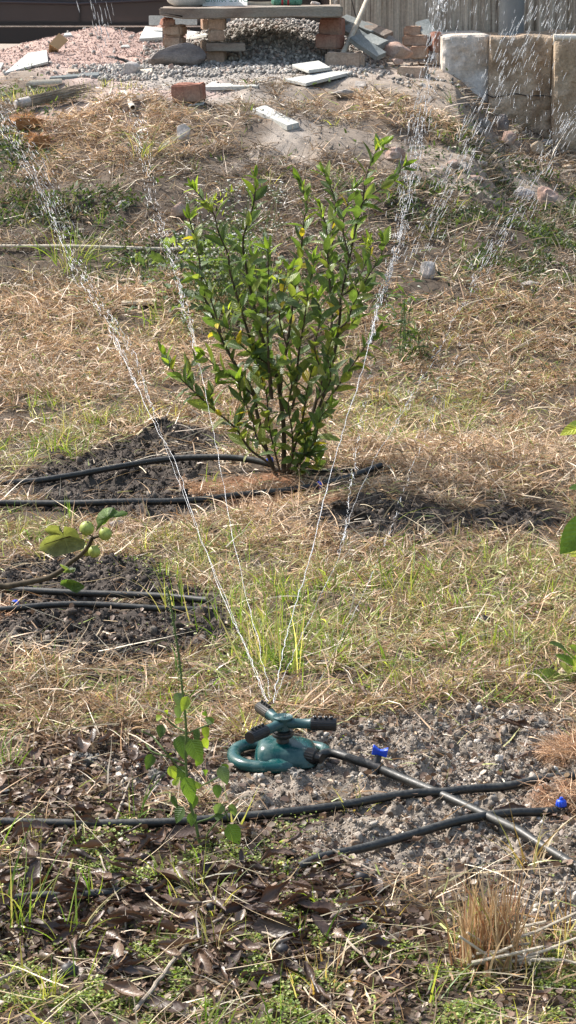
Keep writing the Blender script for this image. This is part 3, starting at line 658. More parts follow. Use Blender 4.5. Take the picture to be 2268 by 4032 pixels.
def bush():
    base = P(1120, 1893); d0 = base.y
    root = empty('citrus_bush', base, 'green leafy citrus bush with dark fanned stems, growing in the middle behind the hoses', 'bush')
    stems = [  # outline points measured on the photo, depth offset at the tip, base radius
     ([(1104,1902),(1064,1830),(985,1770),(925,1684),(839,1611),(753,1531),(680,1458),(653,1400)], -.12, .0065, .3),
     ([(1097,1896),(1051,1777),(1011,1624),(998,1545),(932,1445),(872,1332),(825,1213),(799,1150),(782,1004),(745,860)], .10, .010, .35),
     ([(998,1558),(925,1492),(865,1458),(806,1400)], -.10, .005, .05),
     ([(1117,1880),(1117,1690),(1104,1571),(1091,1485),(1064,1432),(1018,1282),(985,1136),(965,1030),(958,938),(998,805),(1006,700)], -.05, .011, .35),
     ([(1071,1571),(1057,1452),(991,1346),(945,1203),(905,1070),(898,1004),(859,911),(839,838),(765,745)], -.20, .007, .08),
     ([(1104,1571),(1110,1452),(1130,1366),(1150,1213),(1165,1110),(1177,1037),(1190,938),(1197,871),(1208,790),(1180,715)], .05, .008, .1),
     ([(1064,1560),(1057,1400),(1054,1300),(1054,1176),(1057,1070),(1054,980)], -.25, .006, .15),
     ([(1150,1611),(1163,1545),(1177,1385),(1197,1266),(1217,1136),(1238,1030)], -.22, .006, .1),
     ([(1130,1850),(1170,1730),(1197,1624),(1210,1531),(1232,1440)], -.2, .006, .3),
     ([(1130,1870),(1190,1796),(1223,1664),(1243,1584),(1276,1478),(1296,1346),(1309,1233),(1300,1140),(1290,1000),(1285,900),(1262,820)], .18, .010, .4),
     ([(1223,1664),(1269,1571),(1322,1366),(1340,1230),(1342,1170),(1376,1017),(1402,891),(1429,798),(1501,739),(1590,655)], -.06, .008, .12),
     ([(1230,1664),(1303,1558),(1356,1485),(1455,1339),(1480,1310)], .08, .006, .15),
     ([(1340,1290),(1369,1260),(1395,1189),(1448,1090),(1501,1004),(1508,950)], -.18, .005, .1),
     ([(1305,1180),(1309,1050),(1309,904),(1322,805),(1303,739),(1275,680)], .22, .005, .05),
     ([(1429,798),(1440,706),(1475,606),(1500,570)], .02, .0035, .05),
     ([(1150,1870),(1197,1843),(1243,1836),(1250,1790)], -.12, .004, .1),
     ([(871,1310),(830,1180),(805,1100),(770,1090)], -.15, .004, .05),
     ([(1112,1890),(1085,1790),(1060,1680),(1050,1560),(1020,1460),(1000,1380)], -.2, .005, .25), ([(1125,1890),(1150,1800),(1150,1700),(1135,1600),(1150,1500),(1145,1420)], -.25, .005, .2),
     ([(1190,1796),(1240,1740),(1260,1650),(1300,1600)], -.3, .004, .05), ([(1051,1777),(1010,1720),(990,1640),(950,1560),(940,1500)], -.2, .004, .1), ([(1140,1880),(1180,1850),(1190,1800),(1230,1770)], -.35, .003, .05),
     ([(925,1684),(958,1624),(965,1571)], -.12, .003, .05), ([(839,1611),(830,1560),(850,1510)], -.1, .003, .05),
     ([(1140,1860),(1185,1820),(1200,1760),(1205,1700)], -.25, .005, .1), ([(1130,1366),(1100,1250),(1120,1130),(1140,1060)], -.28, .004, .05),
     ([(1276,1478),(1240,1380),(1260,1260),(1250,1180)], -.3, .004, .05), ([(1018,1282),(1040,1200),(1010,1080),(1000,1010)], .25, .004, .05), ([(1296,1346),(1380,1280),(1420,1200),(1440,1120)], .25, .004, .05),
     ([(1064,1432),(1000,1400),(940,1350),(900,1290)], -.2, .004, .05), ([(1243,1584),(1300,1500),(1290,1400),(1310,1330)], -.3, .004, .05),
     ([(1342,1170),(1400,1120),(1440,1030),(1450,960)], .2, .004, .05), ([(1376,1017),(1350,900),(1370,800),(1390,740)], -.15, .004, .05), ([(753,1531),(740,1470),(770,1420)], -.05, .003, .05)]
    L = []; up = Vector((0, 0, 1))
    def doff(py, o): return o * min(1.2, max(0, (1890 - py) / 900)) ** .8
    for si, (pts, off, r, bare) in enumerate(stems):
        w3 = [W(px, py, d0 + doff(py, off)) for px, py in pts]
        c = catmull(w3, 6); n = len(c)
        rad = [r * .74 * (1 - .72 * i / (n - 1)) for i in range(n)]
        vs, fs = tube([p - base for p in c], rad, 8)
        MB().add(vs, fs).build('stem', M['stem'], root)
        cum = [0]
        for i in range(1, n): cum.append(cum[-1] + (c[i] - c[i - 1]).length)
        tot = cum[-1]; s_ = tot * bare * .8; ph = random.uniform(0, 6.28)
        while s_ < tot:
            i = min(n - 2, next((j for j in range(n - 1) if cum[j + 1] >= s_), n - 2)); f = (s_ - cum[i]) / max(1e-6, cum[i + 1] - cum[i])
            p = c[i].lerp(c[i + 1], f); t = (c[i + 1] - c[i]).normalized(); q = s_ / tot
            a = Vector((math.cos(ph), math.sin(ph), 0)); out = (a - t * a.dot(t)).normalized()
            sp = random.uniform(.75, 1.25) * (1.0 - .35 * q); d = (t * 1.0 + out * sp * 1.0 + up * .12).normalized()
            if random.random() < .22: d = (d + Vector((0, 0, -.7))).normalized()
            nrm = (t + rv(.35)) if d.dot(t) < .95 else out
            ln = random.uniform(.046, .086) * (1 - .25 * max(0, q - .85) / .15)
            y_ = random.random()
            if q > .93 and y_ < .45: cl = Vector((.24, .33, .06))
            elif y_ < .025: cl = Vector((.42, .34, .05))
            elif y_ < .30: cl = Vector((.20, .25, .07))
            else: cl = Vector((.092, .145, .048))
            if p.z < base.z + .5 and random.random() < .16: cl = Vector((.17, .19, .045))
            cl = cl * random.uniform(.75, 1.3)
            L.append((p - base, d, -nrm if nrm.dot(up) < 0 else nrm, ln, random.uniform(.85, 1.2), cl[:]))
            s_ += random.uniform(.0100, .0190); ph += 2.4 + random.gauss(0, .3)
        for k in range(3):
            t = (c[-1] - c[-3]).normalized(); d = (t + rv(.35)).normalized()
            L.append((c[-1] - base, d, rv(1), random.uniform(.035, .055), .85, (Vector((.16, .24, .04)) * random.uniform(.8, 1.3))[:]))
    leaves('foliage', L, M['leaf'], LT, root)
    for (px, py, off, n, r) in ((830, 800, -.2, 26, .035), (1452, 960, -.18, 26, .022), (1500, 575, 0, 10, .02), (1085, 1095, -.25, 14, .035), (935, 1235, -.2, 12, .03), (725, 980, -.1, 12, .03), (880, 770, -.1, 6, .02)):
        c = W(px, py, d0 + off) - base; Q = []
        for k in range(n):
            p = c + rv(r * .5); Q.append((p, (Vector((0, 0, .6)) + rv(.7)).normalized(), rv(1), random.uniform(.014, .03), .7, (Vector((.42, .50, .09)) * random.uniform(.7, 1.2))[:]))
        leaves('young_shoot', Q, M['leaf'], LT, root, 'pale yellow-green fresh shoot')
bush()

def weed_behind():
    b = P(930, 1255); root = empty('flowering_weed', b, 'grey-green lobed weed with tiny white flowers, behind the left side of the bush', 'weed')
    L = []; T = leaf_templ(9, .5, .2, .4, .10); heads = MB()
    for k in range(34):
        px = random.uniform(680, 1100); py = random.uniform(730, 1000); d = b.y + random.uniform(-.35, .1)
        tip = W(px, py, d) - b; mid = Vector((tip.x * .6, tip.y * .5, tip.z * .45)) + rv(.02)
        vs, fs = tube(catmull([Vector((random.gauss(0, .05), random.gauss(0, .05), -.02)), mid, tip], 5), [.0022 - .0014 * i / 10 for i in range(11)], 5); st = MB().add(vs, fs)
        for j in range(9):
            q = tip + Vector((random.gauss(0, .028), random.gauss(0, .028), random.gauss(.01, .02)))
            vs, fs = tube([tip * .96 + mid * .04, q], .0008, 4); st.add(vs, fs)
            V, Fc = TG[j % 6]; heads.add([q + Vector(v) * random.uniform(.0032, .0052) for v in V], [tuple(f) for f in Fc])
        st.build('stem', M['stem_green'], root)
    for k in range(300):
        px = random.gauss(860, 130); py = random.uniform(930, 1250); d = b.y + random.uniform(-.25, .3); p = W(px, py, d) - b
        if p.z < .0: p.z = random.uniform(0, .1)
        dr = Vector((random.gauss(0, 1), random.gauss(-.3, 1), random.uniform(-.2, .7)))
        L.append((p, dr, Vector((0, 0, 1)) + rv(.4), random.uniform(.035, .085), random.uniform(.6, 1.0), (Vector(random.choice([(.12, .165, .10), (.17, .22, .13), (.09, .13, .07)])) * random.uniform(.8, 1.3))[:]))
    leaves('foliage', L, M['leaf_weed'], T, root); heads.build('flower_heads', M['white_flower'], root, False)['kind'] = 'stuff'
    # right hand weeds
    for (bx, by, pts, lab, nl, sc) in (((1570), 1420, (1500, 1640, 1150, 1400), 'slender grey-green weed right of the bush with narrow drooping leaves', 90, .055),
                               (1330, 760, (1290, 1400, 660, 760), 'low clump of round green leaves on the bank above the bush', 60, .03),
                               (1640, 1400, (1590, 1700, 1290, 1420), 'short dark green weed clump on the slope right of the bush', 70, .045)):
        b = P(bx, by); root = empty('weed', b, lab, 'weed'); L = []
        for k in range(nl):
            p = W(random.uniform(pts[0], pts[1]), random.uniform(pts[2], pts[3]), b.y + random.uniform(-.12, .12)) - b; p.z = max(p.z, .01)
            L.append((p, Vector((random.gauss(0, 1), random.gauss(0, 1), random.uniform(-.6, .7))), Vector((0, 0, 1)) + rv(.4), random.uniform(.6, 1.3) * sc, .6, (Vector((.085, .125, .06)) * random.uniform(.7, 1.4))[:]))
        leaves('foliage', L, M['leaf_weed'], LT, root); st = MB()
        for k in range(6):
            tip = W(random.uniform(pts[0], pts[1]), pts[2] + random.uniform(0, 60), b.y + random.gauss(0, .05)) - b
            st.add(*tube(catmull([Vector((random.gauss(0, .02), 0, -.02)), tip * .5 + rv(.01), tip], 4), .0016, 5))
        st.build('stem', M['stem_green'], root)
weed_behind()

def tuft(px, py, n, hpx, spread, cols, wts, lab, name='grass_tuft', cat='grass tuft', wd=(.002, .004), el=(1.25, .2), curl=(.6, .4), rad=.02, group=None):
    b = P(px, py); h = hpx / S(b) / cP; root = empty(name, b, lab, cat, group)
    x = rng.normal(0, rad, n); y = rng.normal(0, rad, n); az = np.arctan2(y, x) + rng.normal(0, .5, n)
    e = np.clip(rng.normal(el[0], el[1] * spread, n), .25, 1.56)
    blades('blades', x, y, np.zeros(n) - .005, az, e, rng.normal(curl[0], curl[1], n), rng.uniform(.45, 1.1, n) * h, rng.uniform(*wd, n), pick(n, cols, wts), M['grass'], 6, tip=.1, parent=root)
G3 = [(.12, .20, .04), (.20, .28, .06), (.34, .35, .14), (.55, .47, .28)]
DR = [(.42, .27, .14), (.55, .40, .24), (.34, .17, .09), (.62, .52, .36), (.28, .26, .08)]
tuft(1130, 2640, 44, 400, 1.6, G3, [2, 2, 1.5, 4], 'tall sparse green and straw grass tuft above the sprinkler', curl=(.35, .3), rad=.05)
tuft(1570, 2330, 30, 260, 1.3, G3, [2, 3, 3, 1], 'bright yellow-green upright tuft right of the middle', rad=.04)
tuft(770, 2400, 34, 260, 1.6, G3, [2, 3, 2, 2], 'green tuft standing at the ends of the two left hoses', rad=.05)
tuft(900, 2480, 26, 240, 1.6, G3, [2, 2, 2, 3], 'mixed dry and green tuft right of the left hose ends', rad=.05)
tuft(1090, 2560, 28, 330, 1.5, G3, [1, 2, 3, 3], 'leaning yellowish tuft behind the sprinkler', rad=.04)
tuft(780, 3520, 30, 220, 1.2, G3, [1, 2, 3, 2], 'narrow yellow-green tuft at the foot of the tall spiked weed', rad=.02)
tuft(60, 3640, 40, 420, 1.3, G3, [3, 3, 2, 1], 'tall green grass tuft at the left edge near the bottom', rad=.04)
tuft(260, 3700, 16, 330, 1.6, G3, [2, 3, 3, 2], 'thin bright tuft right of the left edge grass', rad=.015)
tuft(1530, 3620, 12, 150, .8, DR, [3, 3, 1, 3, 1], 'small upright dry sprig in the leaf litter', rad=.01)
tuft(1290, 3860, 40, 200, 2.5, DR, [3, 3, 1, 3, 0], 'pale dry spiky grass sprig at bottom centre', rad=.03)
tuft(2180, 3760, 70, 260, 2.2, DR, [3, 3, 1, 3, 1], 'flattened dry straw clump at the right edge beside the standing stubble', rad=.06)
tuft(2090, 3420, 14, 340, 1.2, DR, [3, 2, 3, 1, 4], 'reddish-green tall blades rising in front of the crossing hoses', rad=.015)
tuft(1240, 3900, 24, 150, 2.2, DR, [3, 3, 1, 3, 1], 'short dry twiggy sprig at bottom left of centre', rad=.04)
tuft(230, 1780, 34, 150, 1.6, G3, [3, 4, 2, 1], 'fresh green tuft left of the dark turned soil', rad=.05)
tuft(290, 1030, 60, 230, 3.2, G3, [2, 3, 3, 3], 'arching pale green tuft on the bank by the thin pole', rad=.06, wd=(.003, .006), curl=(1.3, .5))
tuft(570, 640, 26, 200, 2.2, G3, [2, 2, 3, 3], 'arching grass tuft at the lip of the bank, under the white pipe end', rad=.04, wd=(.003, .006), curl=(1.5, .5))
tuft(640, 1280, 18, 140, 1.4, G3, [2, 4, 3, 1], 'small broad bladed green tuft by the pale slat', rad=.04, wd=(.004, .008))
tuft(1120, 2800, 22, 150, 1.0, G3, [2, 3, 3, 1], 'low green tuft directly behind the sprinkler', rad=.04)
tuft(1690, 2740, 34, 190, 1.3, G3, [3, 4, 3, 1], 'green tuft at the upper edge of the pale soil bed', rad=.05)
tuft(640, 2770, 20, 130, 1.3, G3, [3, 4, 3, 1], 'green tuft by the tall spiked weed', rad=.03)
tuft(320, 3330, 14, 150, 1.2, G3, [3, 4, 1, 0], 'little fresh green tuft beside the lower left hose', rad=.012)
for px, py, n_, lab in ((40, 400, 60, 'green-tan grass clump at the top left edge, above the broom'), (150, 395, 60, 'green-tan grass clump above the middle of the broom'), (250, 385, 50, 'green-tan grass clump above the right end of the broom'), (30, 560, 50, 'dark green clump at the left edge below the fibre tufts'), (370, 350, 20, 'small green tuft at the edge of the gravel'), (500, 352, 16, 'small green sprig on the gravel edge further right')):
    tuft(px, py, n_, 60, 1.6, [(.24, .26, .10), (.38, .36, .18), (.14, .19, .07), (.50, .43, .28)], [2, 3, 2, 2], lab, rad=.08, wd=(.003, .006))
def tussock():
    b = P(1915, 3800); root = empty('grass_stubble', b, 'upright clump of dry reddish-tan grass stubble at the lower right', 'grass clump'); n = 230
    for j, (cx, nn, hh) in enumerate(((-.018, 130, .19), (.028, 120, .215))):
        x = rng.normal(cx, .014, nn); y = rng.normal(0, .025, nn); az = np.where(rng.random(nn) < .5, 0, 3.14) + rng.normal(0, .9, nn)
        blades('stalks', x, y, np.zeros(nn) - .01, az, np.clip(rng.normal(1.42, .12, nn), .8, 1.57), rng.normal(.1, .25, nn), rng.uniform(.35, 1.0, nn) * hh, rng.uniform(.002, .0055, nn), pick(nn, DR, [3, 3, 2, 2.4, .8]), M['straw'], 5, tip=.3, parent=root)
    for k in range(16):
        a = random.uniform(-.5, 3.6); ln = random.uniform(.06, .16)
        st = Vector((random.gauss(.02, .03), random.gauss(-.01, .02), random.uniform(.0, .04))); d = Vector((math.cos(a) * .9, -abs(math.sin(a)) * .3, random.uniform(-.05, .5)))
        MB().add(*tube([st, st + d * ln * .5 + rv(.004), st + d * ln], [.003, .0027, .0022], 6)).build('culm', M['wood_pale'], root)
    x = rng.normal(.03, .06, 60); y = rng.normal(-.03, .03, 60)
    blades('fallen_straw', x, y, np.full(60, .006), rng.uniform(0, 6.28, 60), rng.normal(.2, .2, 60), rng.normal(.3, .3, 60), rng.uniform(.06, .15, 60), rng.uniform(.002, .004, 60), pick(60, DR, [3, 3, 1, 3, 0]), M['straw'], 5, parent=root)
tussock()

def front_weed():
    b = P(790, 3350); d = b.y; root = empty('spiked_weed', b, 'tall thin weed with a long seed spike and heart shaped leaves left of the sprinkler', 'weed')
    def w(px, py, o=0): return W(px, py, d + o) - b
    main = catmull([w(800, 3400), w(770, 3240), w(751, 3170), w(732, 3010), w(732, 2857), w(718, 2720), w(706, 2600), w(680, 2430), w(658, 2310)], 6)
    n = len(main); MB().add(*tube(main, [.0032 - .0016 * i / n for i in range(n)], 7)).build('stem', M['stem_green'], root)
    sp = MB()
    for i in range(n - 16, n):
        for k in range(6):
            a = k * 1.05 + i; q = main[i].lerp(main[max(0, i - 1)], k / 6); sp.add(*tube([q, q + Vector((math.cos(a) * .005, math.sin(a) * .005, -.003))], [.0014, .0008], 4))
    sp.build('seed_spike', M['stem_green'], root)
    br = MB()
    for pts in ([(732,3010),(660,2980),(600,2960),(575,2930)], [(745,3120),(800,3090),(860,3060),(900,3030)], [(770,3240),(830,3220),(880,3190),(900,3230)], [(732,2880),(690,2860),(655,2830)], [(732,2890),(780,2870),(830,2850)], [(740,3050),(700,3020),(650,2960),(600,2900),(560,2880)], [(800,3400),(810,3300),(860,3230),(905,3190)]):
        br.add(*tube(catmull([w(*p, random.uniform(-.02, .02)) for p in pts], 4), .0017, 5))
    br.build('branches', M['stem_green'], root)
    T = leaf_templ(7, .72, .25, .3, 0, .75); L = []
    G = (.13, .21, .045); Yl = (.30, .38, .07); Dk = (.07, .12, .04); Gy = (.15, .21, .12)
    for (x, y, s, c) in ((945,80,58,Yl),(890,60,60,Gy),(895,120,50,Gy),(820,220,52,Dk),(880,195,35,Yl),(905,290,90,Dk),(960,310,92,G),(1030,225,50,Yl),(1000,245,60,Dk),(1020,285,42,Yl),(1010,375,45,G),(765,370,60,Dk),(850,430,52,Yl),(897,437,72,Dk),(930,505,100,G),(925,640,70,Dk),(875,575,50,Dk),(980,570,60,G),(1005,530,30,Yl),(1110,435,70,Gy),(1150,735,85,Dk),(1110,615,55,Gy),(1170,620,60,Gy),(845,145,26,Yl),(785,180,35,Yl),(1075,205,38,G),(1030,165,30,G),(870,520,40,Yl),(970,660,50,G),(1085,520,50,Dk),(1150,430,30,G),(1080,680,40,Dk),(1040,460,38,G),(940,690,40,G)):
        px, py = x / 1.278, 2700 + (y - s * .45) / 1.278; ln = s / 1.278 / S(b) * 1.4
        p = w(px, py, random.uniform(-.03, .03)); dr = Vector((random.gauss(0, .45), random.gauss(-.35, .3), -1.0 if s > 40 else .3))
        L.append((p, dr, Vector((random.gauss(0, .4), -1, .5)), ln, random.uniform(.8, 1.1), (Vector(c) * random.uniform(.85, 1.2))[:]))
    leaves('foliage', L, M['leaf_weed'], T, root)
front_weed()

def fig():
    d = 5.25; g = W(-60, 2316, d); base = Vector((g.x - .12, d, hz(g.x - .12, d)))
    root = empty('fig_branch', base, 'bare dark fig branch reaching in from the left with green figs and a few leaves', 'fig branch')
    w = lambda px, py, o=0: W(px, py, d + o) - base
    pts = [Vector((0, 0, -.02)), Vector((.01, 0, (g.z - base.z) * .6)), w(-40, 2315), w(30, 2308), w(130,2289), w(189,2275), w(243,2245), w(272,2218), w(314,2188), w(344,2156), w(364,2117)]
    c = catmull(pts, 5); n = len(c); MB().add(*tube(c, [.0085 - .0035 * i / n + .0006 * (i % 5 == 0) for i in range(n)], 10)).build('branch', M['stem'], root)
    MB().add(*tube([w(364, 2120), w(385, 2112), w(395, 2108)], [.004, .003, .003], 7)).build('twig', M['stem'], root)
    for (px, py, r, o) in ((342, 2080, 29, -.01), (414, 2102, 26, -.01), (371, 2173, 24, -.025), (342, 2168, 23, .02)):
        rr = r / S(base); prof = [(.0005, rr * .98)] + [(rr * math.sin(a) * (1 - .06 * math.cos(a)), rr * math.cos(a) * .98) for a in [i * math.pi / 12 for i in range(1, 12)]] + [(rr * .15, -rr * 1.1), (rr * .12, -rr * 1.25)]
        Mr = Matrix.Rotation(random.uniform(-.5, .5), 3, 'Y') @ Matrix.Rotation(R(180) if py > 2150 else 0.3, 3, 'X')
        f = MB().add(*lathe(prof, 18, 0, Mr)).build('fig', M['fig'], root, loc=w(px, py, o))
        q = [Mr @ Vector((0, 0, rr * z)) for z in (.94, 1.06)]
        MB().add(*tube(q, [rr * .16, rr * .1], 8)).build('fig_eye', M['stem'], f)
    def lobed(pix, mid, cl, o=0, bend=.02):
        # leaf blade from its outline and a gently arched surface
        cen = w(*mid, o); P3 = [w(x, y, o) for x, y in pix]; vs = [cen]; fs = []; m = len(P3); rings = 4; uv = [(.5, .5)]
        for r_ in range(1, rings + 1):
            t = r_ / rings
            for k, q in enumerate(P3):
                v = cen.lerp(q, t); v = v + Vector((0, bend * t * t + .004 * math.sin(k * 1.9) * t, .0)); vs.append(v); uv.append((.5 + .5 * t * math.cos(k), .5 + .5 * t * math.sin(k * 1.7)))
        for k in range(m): fs.append((0, 1 + k, 1 + (k + 1) % m, 0))
        fq = []
        for r_ in range(rings - 1):
            for k in range(m): a = 1 + r_ * m + k; b_ = 1 + r_ * m + (k + 1) % m; fq.append((a, a + m, b_ + m, b_))
        V = np.array([v[:] for v in vs]); me = bpy.data.meshes.new('leaf'); me.from_pydata([tuple(v) for v in V], [], [f[:3] for f in fs] + fq); me.update()
        ca = me.color_attributes.new('Col', 'FLOAT_COLOR', 'POINT'); lu = me.color_attributes.new('LeafUV', 'FLOAT_COLOR', 'POINT')
        for i in range(len(V)): ca.data[i].color = (*cl, 1); lu.data[i].color = (uv[i][0], uv[i][1], 0, 1)
        me.polygons.foreach_set('use_smooth', [True] * len(me.polygons)); o_ = link('leaf', me, M['leaf_weed'], root); return o_
    z = lambda l: [(130 + x / 3.37, 1960 + y / 3.37) for x, y in l]
    a = lobed(z([(650,470),(610,380),(560,330),(510,320),(440,315),(430,360),(420,395),(370,365),(375,310),(330,290),(250,300),(170,360),(220,400),(260,425),(190,470),(120,550),(118,610),(180,660),(260,690),(330,710),(450,680),(580,650),(700,600),(720,540),(700,490)]), z([(400, 510)])[0], (.19, .20, .13), -.02, -.05)
    a['label'] = 'large broken dull green fig leaf'
    MB().add(*tube([w(*z([(790, 510)])[0]), w(*z([(650, 470)])[0], -.02), w(*z([(400, 540)])[0], -.028), w(*z([(150, 620)])[0], -.06)], [.002, .0018, .0014, .0008], 5)).build('leaf_stalk', M['stem'], root)
    lobed(z([(820,490),(840,400),(820,330),(850,250),(920,190),(1000,165),(1070,165),(1080,205),(1110,215),(1140,230),(1170,205),(1245,240),(1240,265),(1190,280),(1090,285),(1000,320),(950,380),(870,420)]), z([(990, 260)])[0], (.12, .19, .055), .0, .03)
    lobed(z([(450,1040),(390,1060),(375,1110),(430,1130),(480,1170),(540,1200),(600,1215),(690,1160),(700,1130),(640,1080),(560,1050)]), z([(530, 1110)])[0], (.11, .17, .07), -.01, -.03)
    lobed(z([(365,850),(400,870),(470,900),(500,930),(560,920),(580,905),(560,950),(500,975),(430,970),(410,950),(440,930),(380,890)]), z([(480, 930)])[0], (.20, .25, .15), -.01, -.02)
fig()

def edge_plants():
    T = leaf_templ(9, .40, .30, .25, .01)
    for (bx, d, ptop, lab, lv) in (
      (2300, 4.9, 2480, 'leafy sapling with glossy broad green leaves at the lower right edge', [(2223,2680,2108,2640,.15,.21,.04),(2200,2690,2128,2672,.10,.16,.03),(2261,2597,2188,2520,.09,.16,.04),(2265,2620,2200,2575,.14,.24,.05),(2290,2740,2196,2713,.10,.17,.035),(2300,2790,2192,2800,.06,.11,.03),(2262,2700,2226,2612,.22,.25,.15),(2255,2650,2290,2560,.36,.42,.07),(2285,2700,2230,2660,.08,.14,.04),(2320,2600,2262,2540,.30,.38,.07),(2330,2660,2250,2640,.12,.2,.05),(2320,2720,2250,2760,.1,.17,.04)]),
      (2350, 5.3, 1640, 'taller sapling whose few leaves poke in from the right edge', [(2330,1672,2220,1696,.42,.46,.07),(2330,2020,2225,2170,.055,.10,.03),(2320,2160,2215,2165,.40,.44,.08),(2330,2185,2250,2180,.38,.42,.08),(2330,1930,2256,1912,.13,.21,.05),(2340,1700,2262,1660,.3,.36,.07)])):
        g = W(bx, 2700, d); b = Vector((g.x + .03, d, hz(g.x, d))); root = empty('sapling', b, lab, 'sapling')
        tp = W(bx - 15, ptop, d) - b; MB().add(*tube(catmull([Vector((0, 0, -.02)), Vector((.01, 0, tp.z * .5)), tp], 6), [.005] * 7 + [.003] * 6, 8)).build('stem', M['stem'], root)
        L = []; tw = MB()
        for (x0, y0, x1, y1, r_, g_, b_) in lv:
            p = W(x0, y0, d) - b; q = W(x1, y1, d - random.uniform(0.0, .05)) - b; dr = q - p
            sx = Vector((tp.x * min(1, p.z / max(.01, tp.z)), 0, max(.02, p.z - .02))); tw.add(*tube([sx, p], .0018, 5))
            big = y0 == 2020 or y0 == 2790
            L.append((p, dr, Vector((random.gauss(0, .3), -.75 if big else -.5, .9 if not big else .3)), dr.length * 1.1, 1.5 if big else 1.25, (r_, g_, b_)))
        for k in range(26):   # leaves just outside the frame
            h_ = random.uniform(.2, 1) * tp.z; p = Vector((.02 + random.uniform(0, .05), random.gauss(0, .03), h_)); L.append((p, Vector((random.uniform(.2, 1), random.gauss(0, .6), random.gauss(.1, .4))), Vector((0, 0, 1)), random.uniform(.06, .09), 1.1, (.1, .17, .04)))
        tw.build('leaf_stalks', M['stem_green'], root); leaves('foliage', L, M['leaf'], T, root)
edge_plants()

# ------------------------------------------------------------------ hoses
def pipe_pts(pts, r, lift=.0):
    out = []
    for q in pts:
        p = P(q[0], q[1]); out.append(p + Vector((0, 0, r * .9 + lift + (q[2] if len(q) > 2 else 0))))
    return out
def knob(parent, loc, s=1.0, rz=0, tilt=(0, 0)):
    """blue end cap on a black collar"""
    Mr = Matrix.Rotation(tilt[0], 3, 'X') @ Matrix.Rotation(tilt[1], 3, 'Y')
    v = MB().add(*lathe([(.0075 * s, -.004 * s), (.0085 * s, 0), (.013 * s, .001 * s), (.013 * s, .004 * s), (.009 * s, .005 * s)], 20, 0, Mr)).build('valve_collar', M['black_plastic'], parent, loc=loc)
    MB().add(*lathe([(.0115 * s, .0042 * s), (.012 * s, .006 * s), (.0112 * s, .013 * s), (.009 * s, .0165 * s), (.0045 * s, .018 * s), (.004 * s, .022 * s), (.003 * s, .023 * s)], 24, .12, Mr)).build('valve_cap', M['blue'], v)
def hose(pts, r, lab, raise_=0):
    pw = pipe_pts(pts, r, raise_); c = catmull(pw, 8); b = c[0]
    for i, p in enumerate(c):          # keep the tube on the soil between the measured points
        zz = hz(p.x, p.y) + r * .75
        if p.z < zz and i % 1 == 0: p.z = zz
    need = [hz(p.x, p.y) + r * 1.1 for p in c]; nn = len(c)
    zs = [max(p.z, max(need[max(0, i - 3):i + 4])) for i, p in enumerate(c)]
    for k in range(55): zs = [zs[0]] + [(zs[i - 1] + zs[i] * 2 + zs[i + 1]) / 4 for i in range(1, len(zs) - 1)] + [zs[-1]]
    for p, z in zip(c, zs): p.z = z
    root = empty('hose', b, lab, 'hose'); MB().add(*tube([p - b for p in c], r, 16)).build('tube', M['hose'], root); return root, b, c
SPR = P(1113, 3010)
SPR.z += .004
def feed():
    n0 = SPR + Vector((.066, -.026, .020)); pts = [n0]
    for q in ((1300, 3010, .012), (1400, 3040, .01), (1490, 3062, .008), (1580, 3094, .006), (1700, 3145, .006), (1850, 3215, .01), (2000, 3290, .016), (2060, 3322, .012), (2150, 3378, .0), (2268, 3452, 0), (2420, 3560, 0)):
        p = P(q[0], q[1]); pts.append(p + Vector((0, 0, .0145 + q[2])))
    c = catmull(pts, 8); zs = [p.z for p in c]
    zs = [max(z, hz(p.x, p.y) + .010) for z, p in zip(zs, c)]
    for k in range(60): zs = [zs[0]] + [(zs[i - 1] + zs[i] * 2 + zs[i + 1]) / 4 for i in range(1, len(zs) - 1)] + [zs[-1]]
    for p, z in zip(c[4:], zs[4:]): p.z = z
    b = SPR.copy(); root = empty('hose', b, 'black feed hose running from the sprinkler to the lower right corner', 'hose')
    MB().add(*tube([p - b for p in c], .0095, 18)).build('tube', M['hose'], root)
    k = min(range(len(c)), key=lambda i: (c[i] - P(1490, 3050)).length); p = c[k]
    t = (c[k + 1] - c[k - 1]).normalized(); v = MB().add(*tube([p - t * .013 - b, p + t * .013 - b], .0125, 16)).add(*tube([p - b + Vector((-.003, -.008, -.014)), p - b + Vector((.003, .004, .014)), p - b + Vector((.006, .008, .022))], [.0095, .0085, .007], 14)).build('valve', M['black_plastic'], root)
    bm = bmesh.new(); bmesh.ops.create_cube(bm, size=1)
    bmesh.ops.subdivide_edges(bm, edges=list(bm.edges), cuts=5, use_grid_fill=True)
    for q in bm.verts:
        x, y, z = q.co; pin = 1 - .45 * math.cos(x * math.pi) ** 2 * (abs(y) > .2); top_ = .003 * math.cos(x * 6.28 * 1.0) if z > .3 else 0
        q.co = Vector((x * .032, y * .013 * pin, z * .016 - top_ * 1.2))
    bmesh.ops.bevel(bm, geom=[e for e in bm.edges if e.calc_face_angle(0) > 1.0], offset=.001, segments=1, affect='EDGES')
    link('valve_handle', bm_mesh(bm, 'valve_handle'), M['blue'], v, p - b + Vector((.009, .009, .030)), (R(12), R(10), R(-8)))
feed()
hose([(-250,3255),(0,3255),(220,3258),(450,3262),(700,3258),(900,3242),(1130,3222),(1350,3197),(1500,3180),(1640,3165),(1750,3156),(1880,3138),(2000,3118),(2140,3098),(2268,3088),(2450,3070)], .0092, 'long black hose lying across the soil in front of the sprinkler, under the feed hose')
rt, b, c = hose([(1180,3425),(1270,3405),(1400,3375),(1600,3318),(1800,3270),(2000,3236),(2120,3218),(2230,3208)], .0088, 'thin black drip hose with a blue cap at lower right, ending at the coconut fibre')
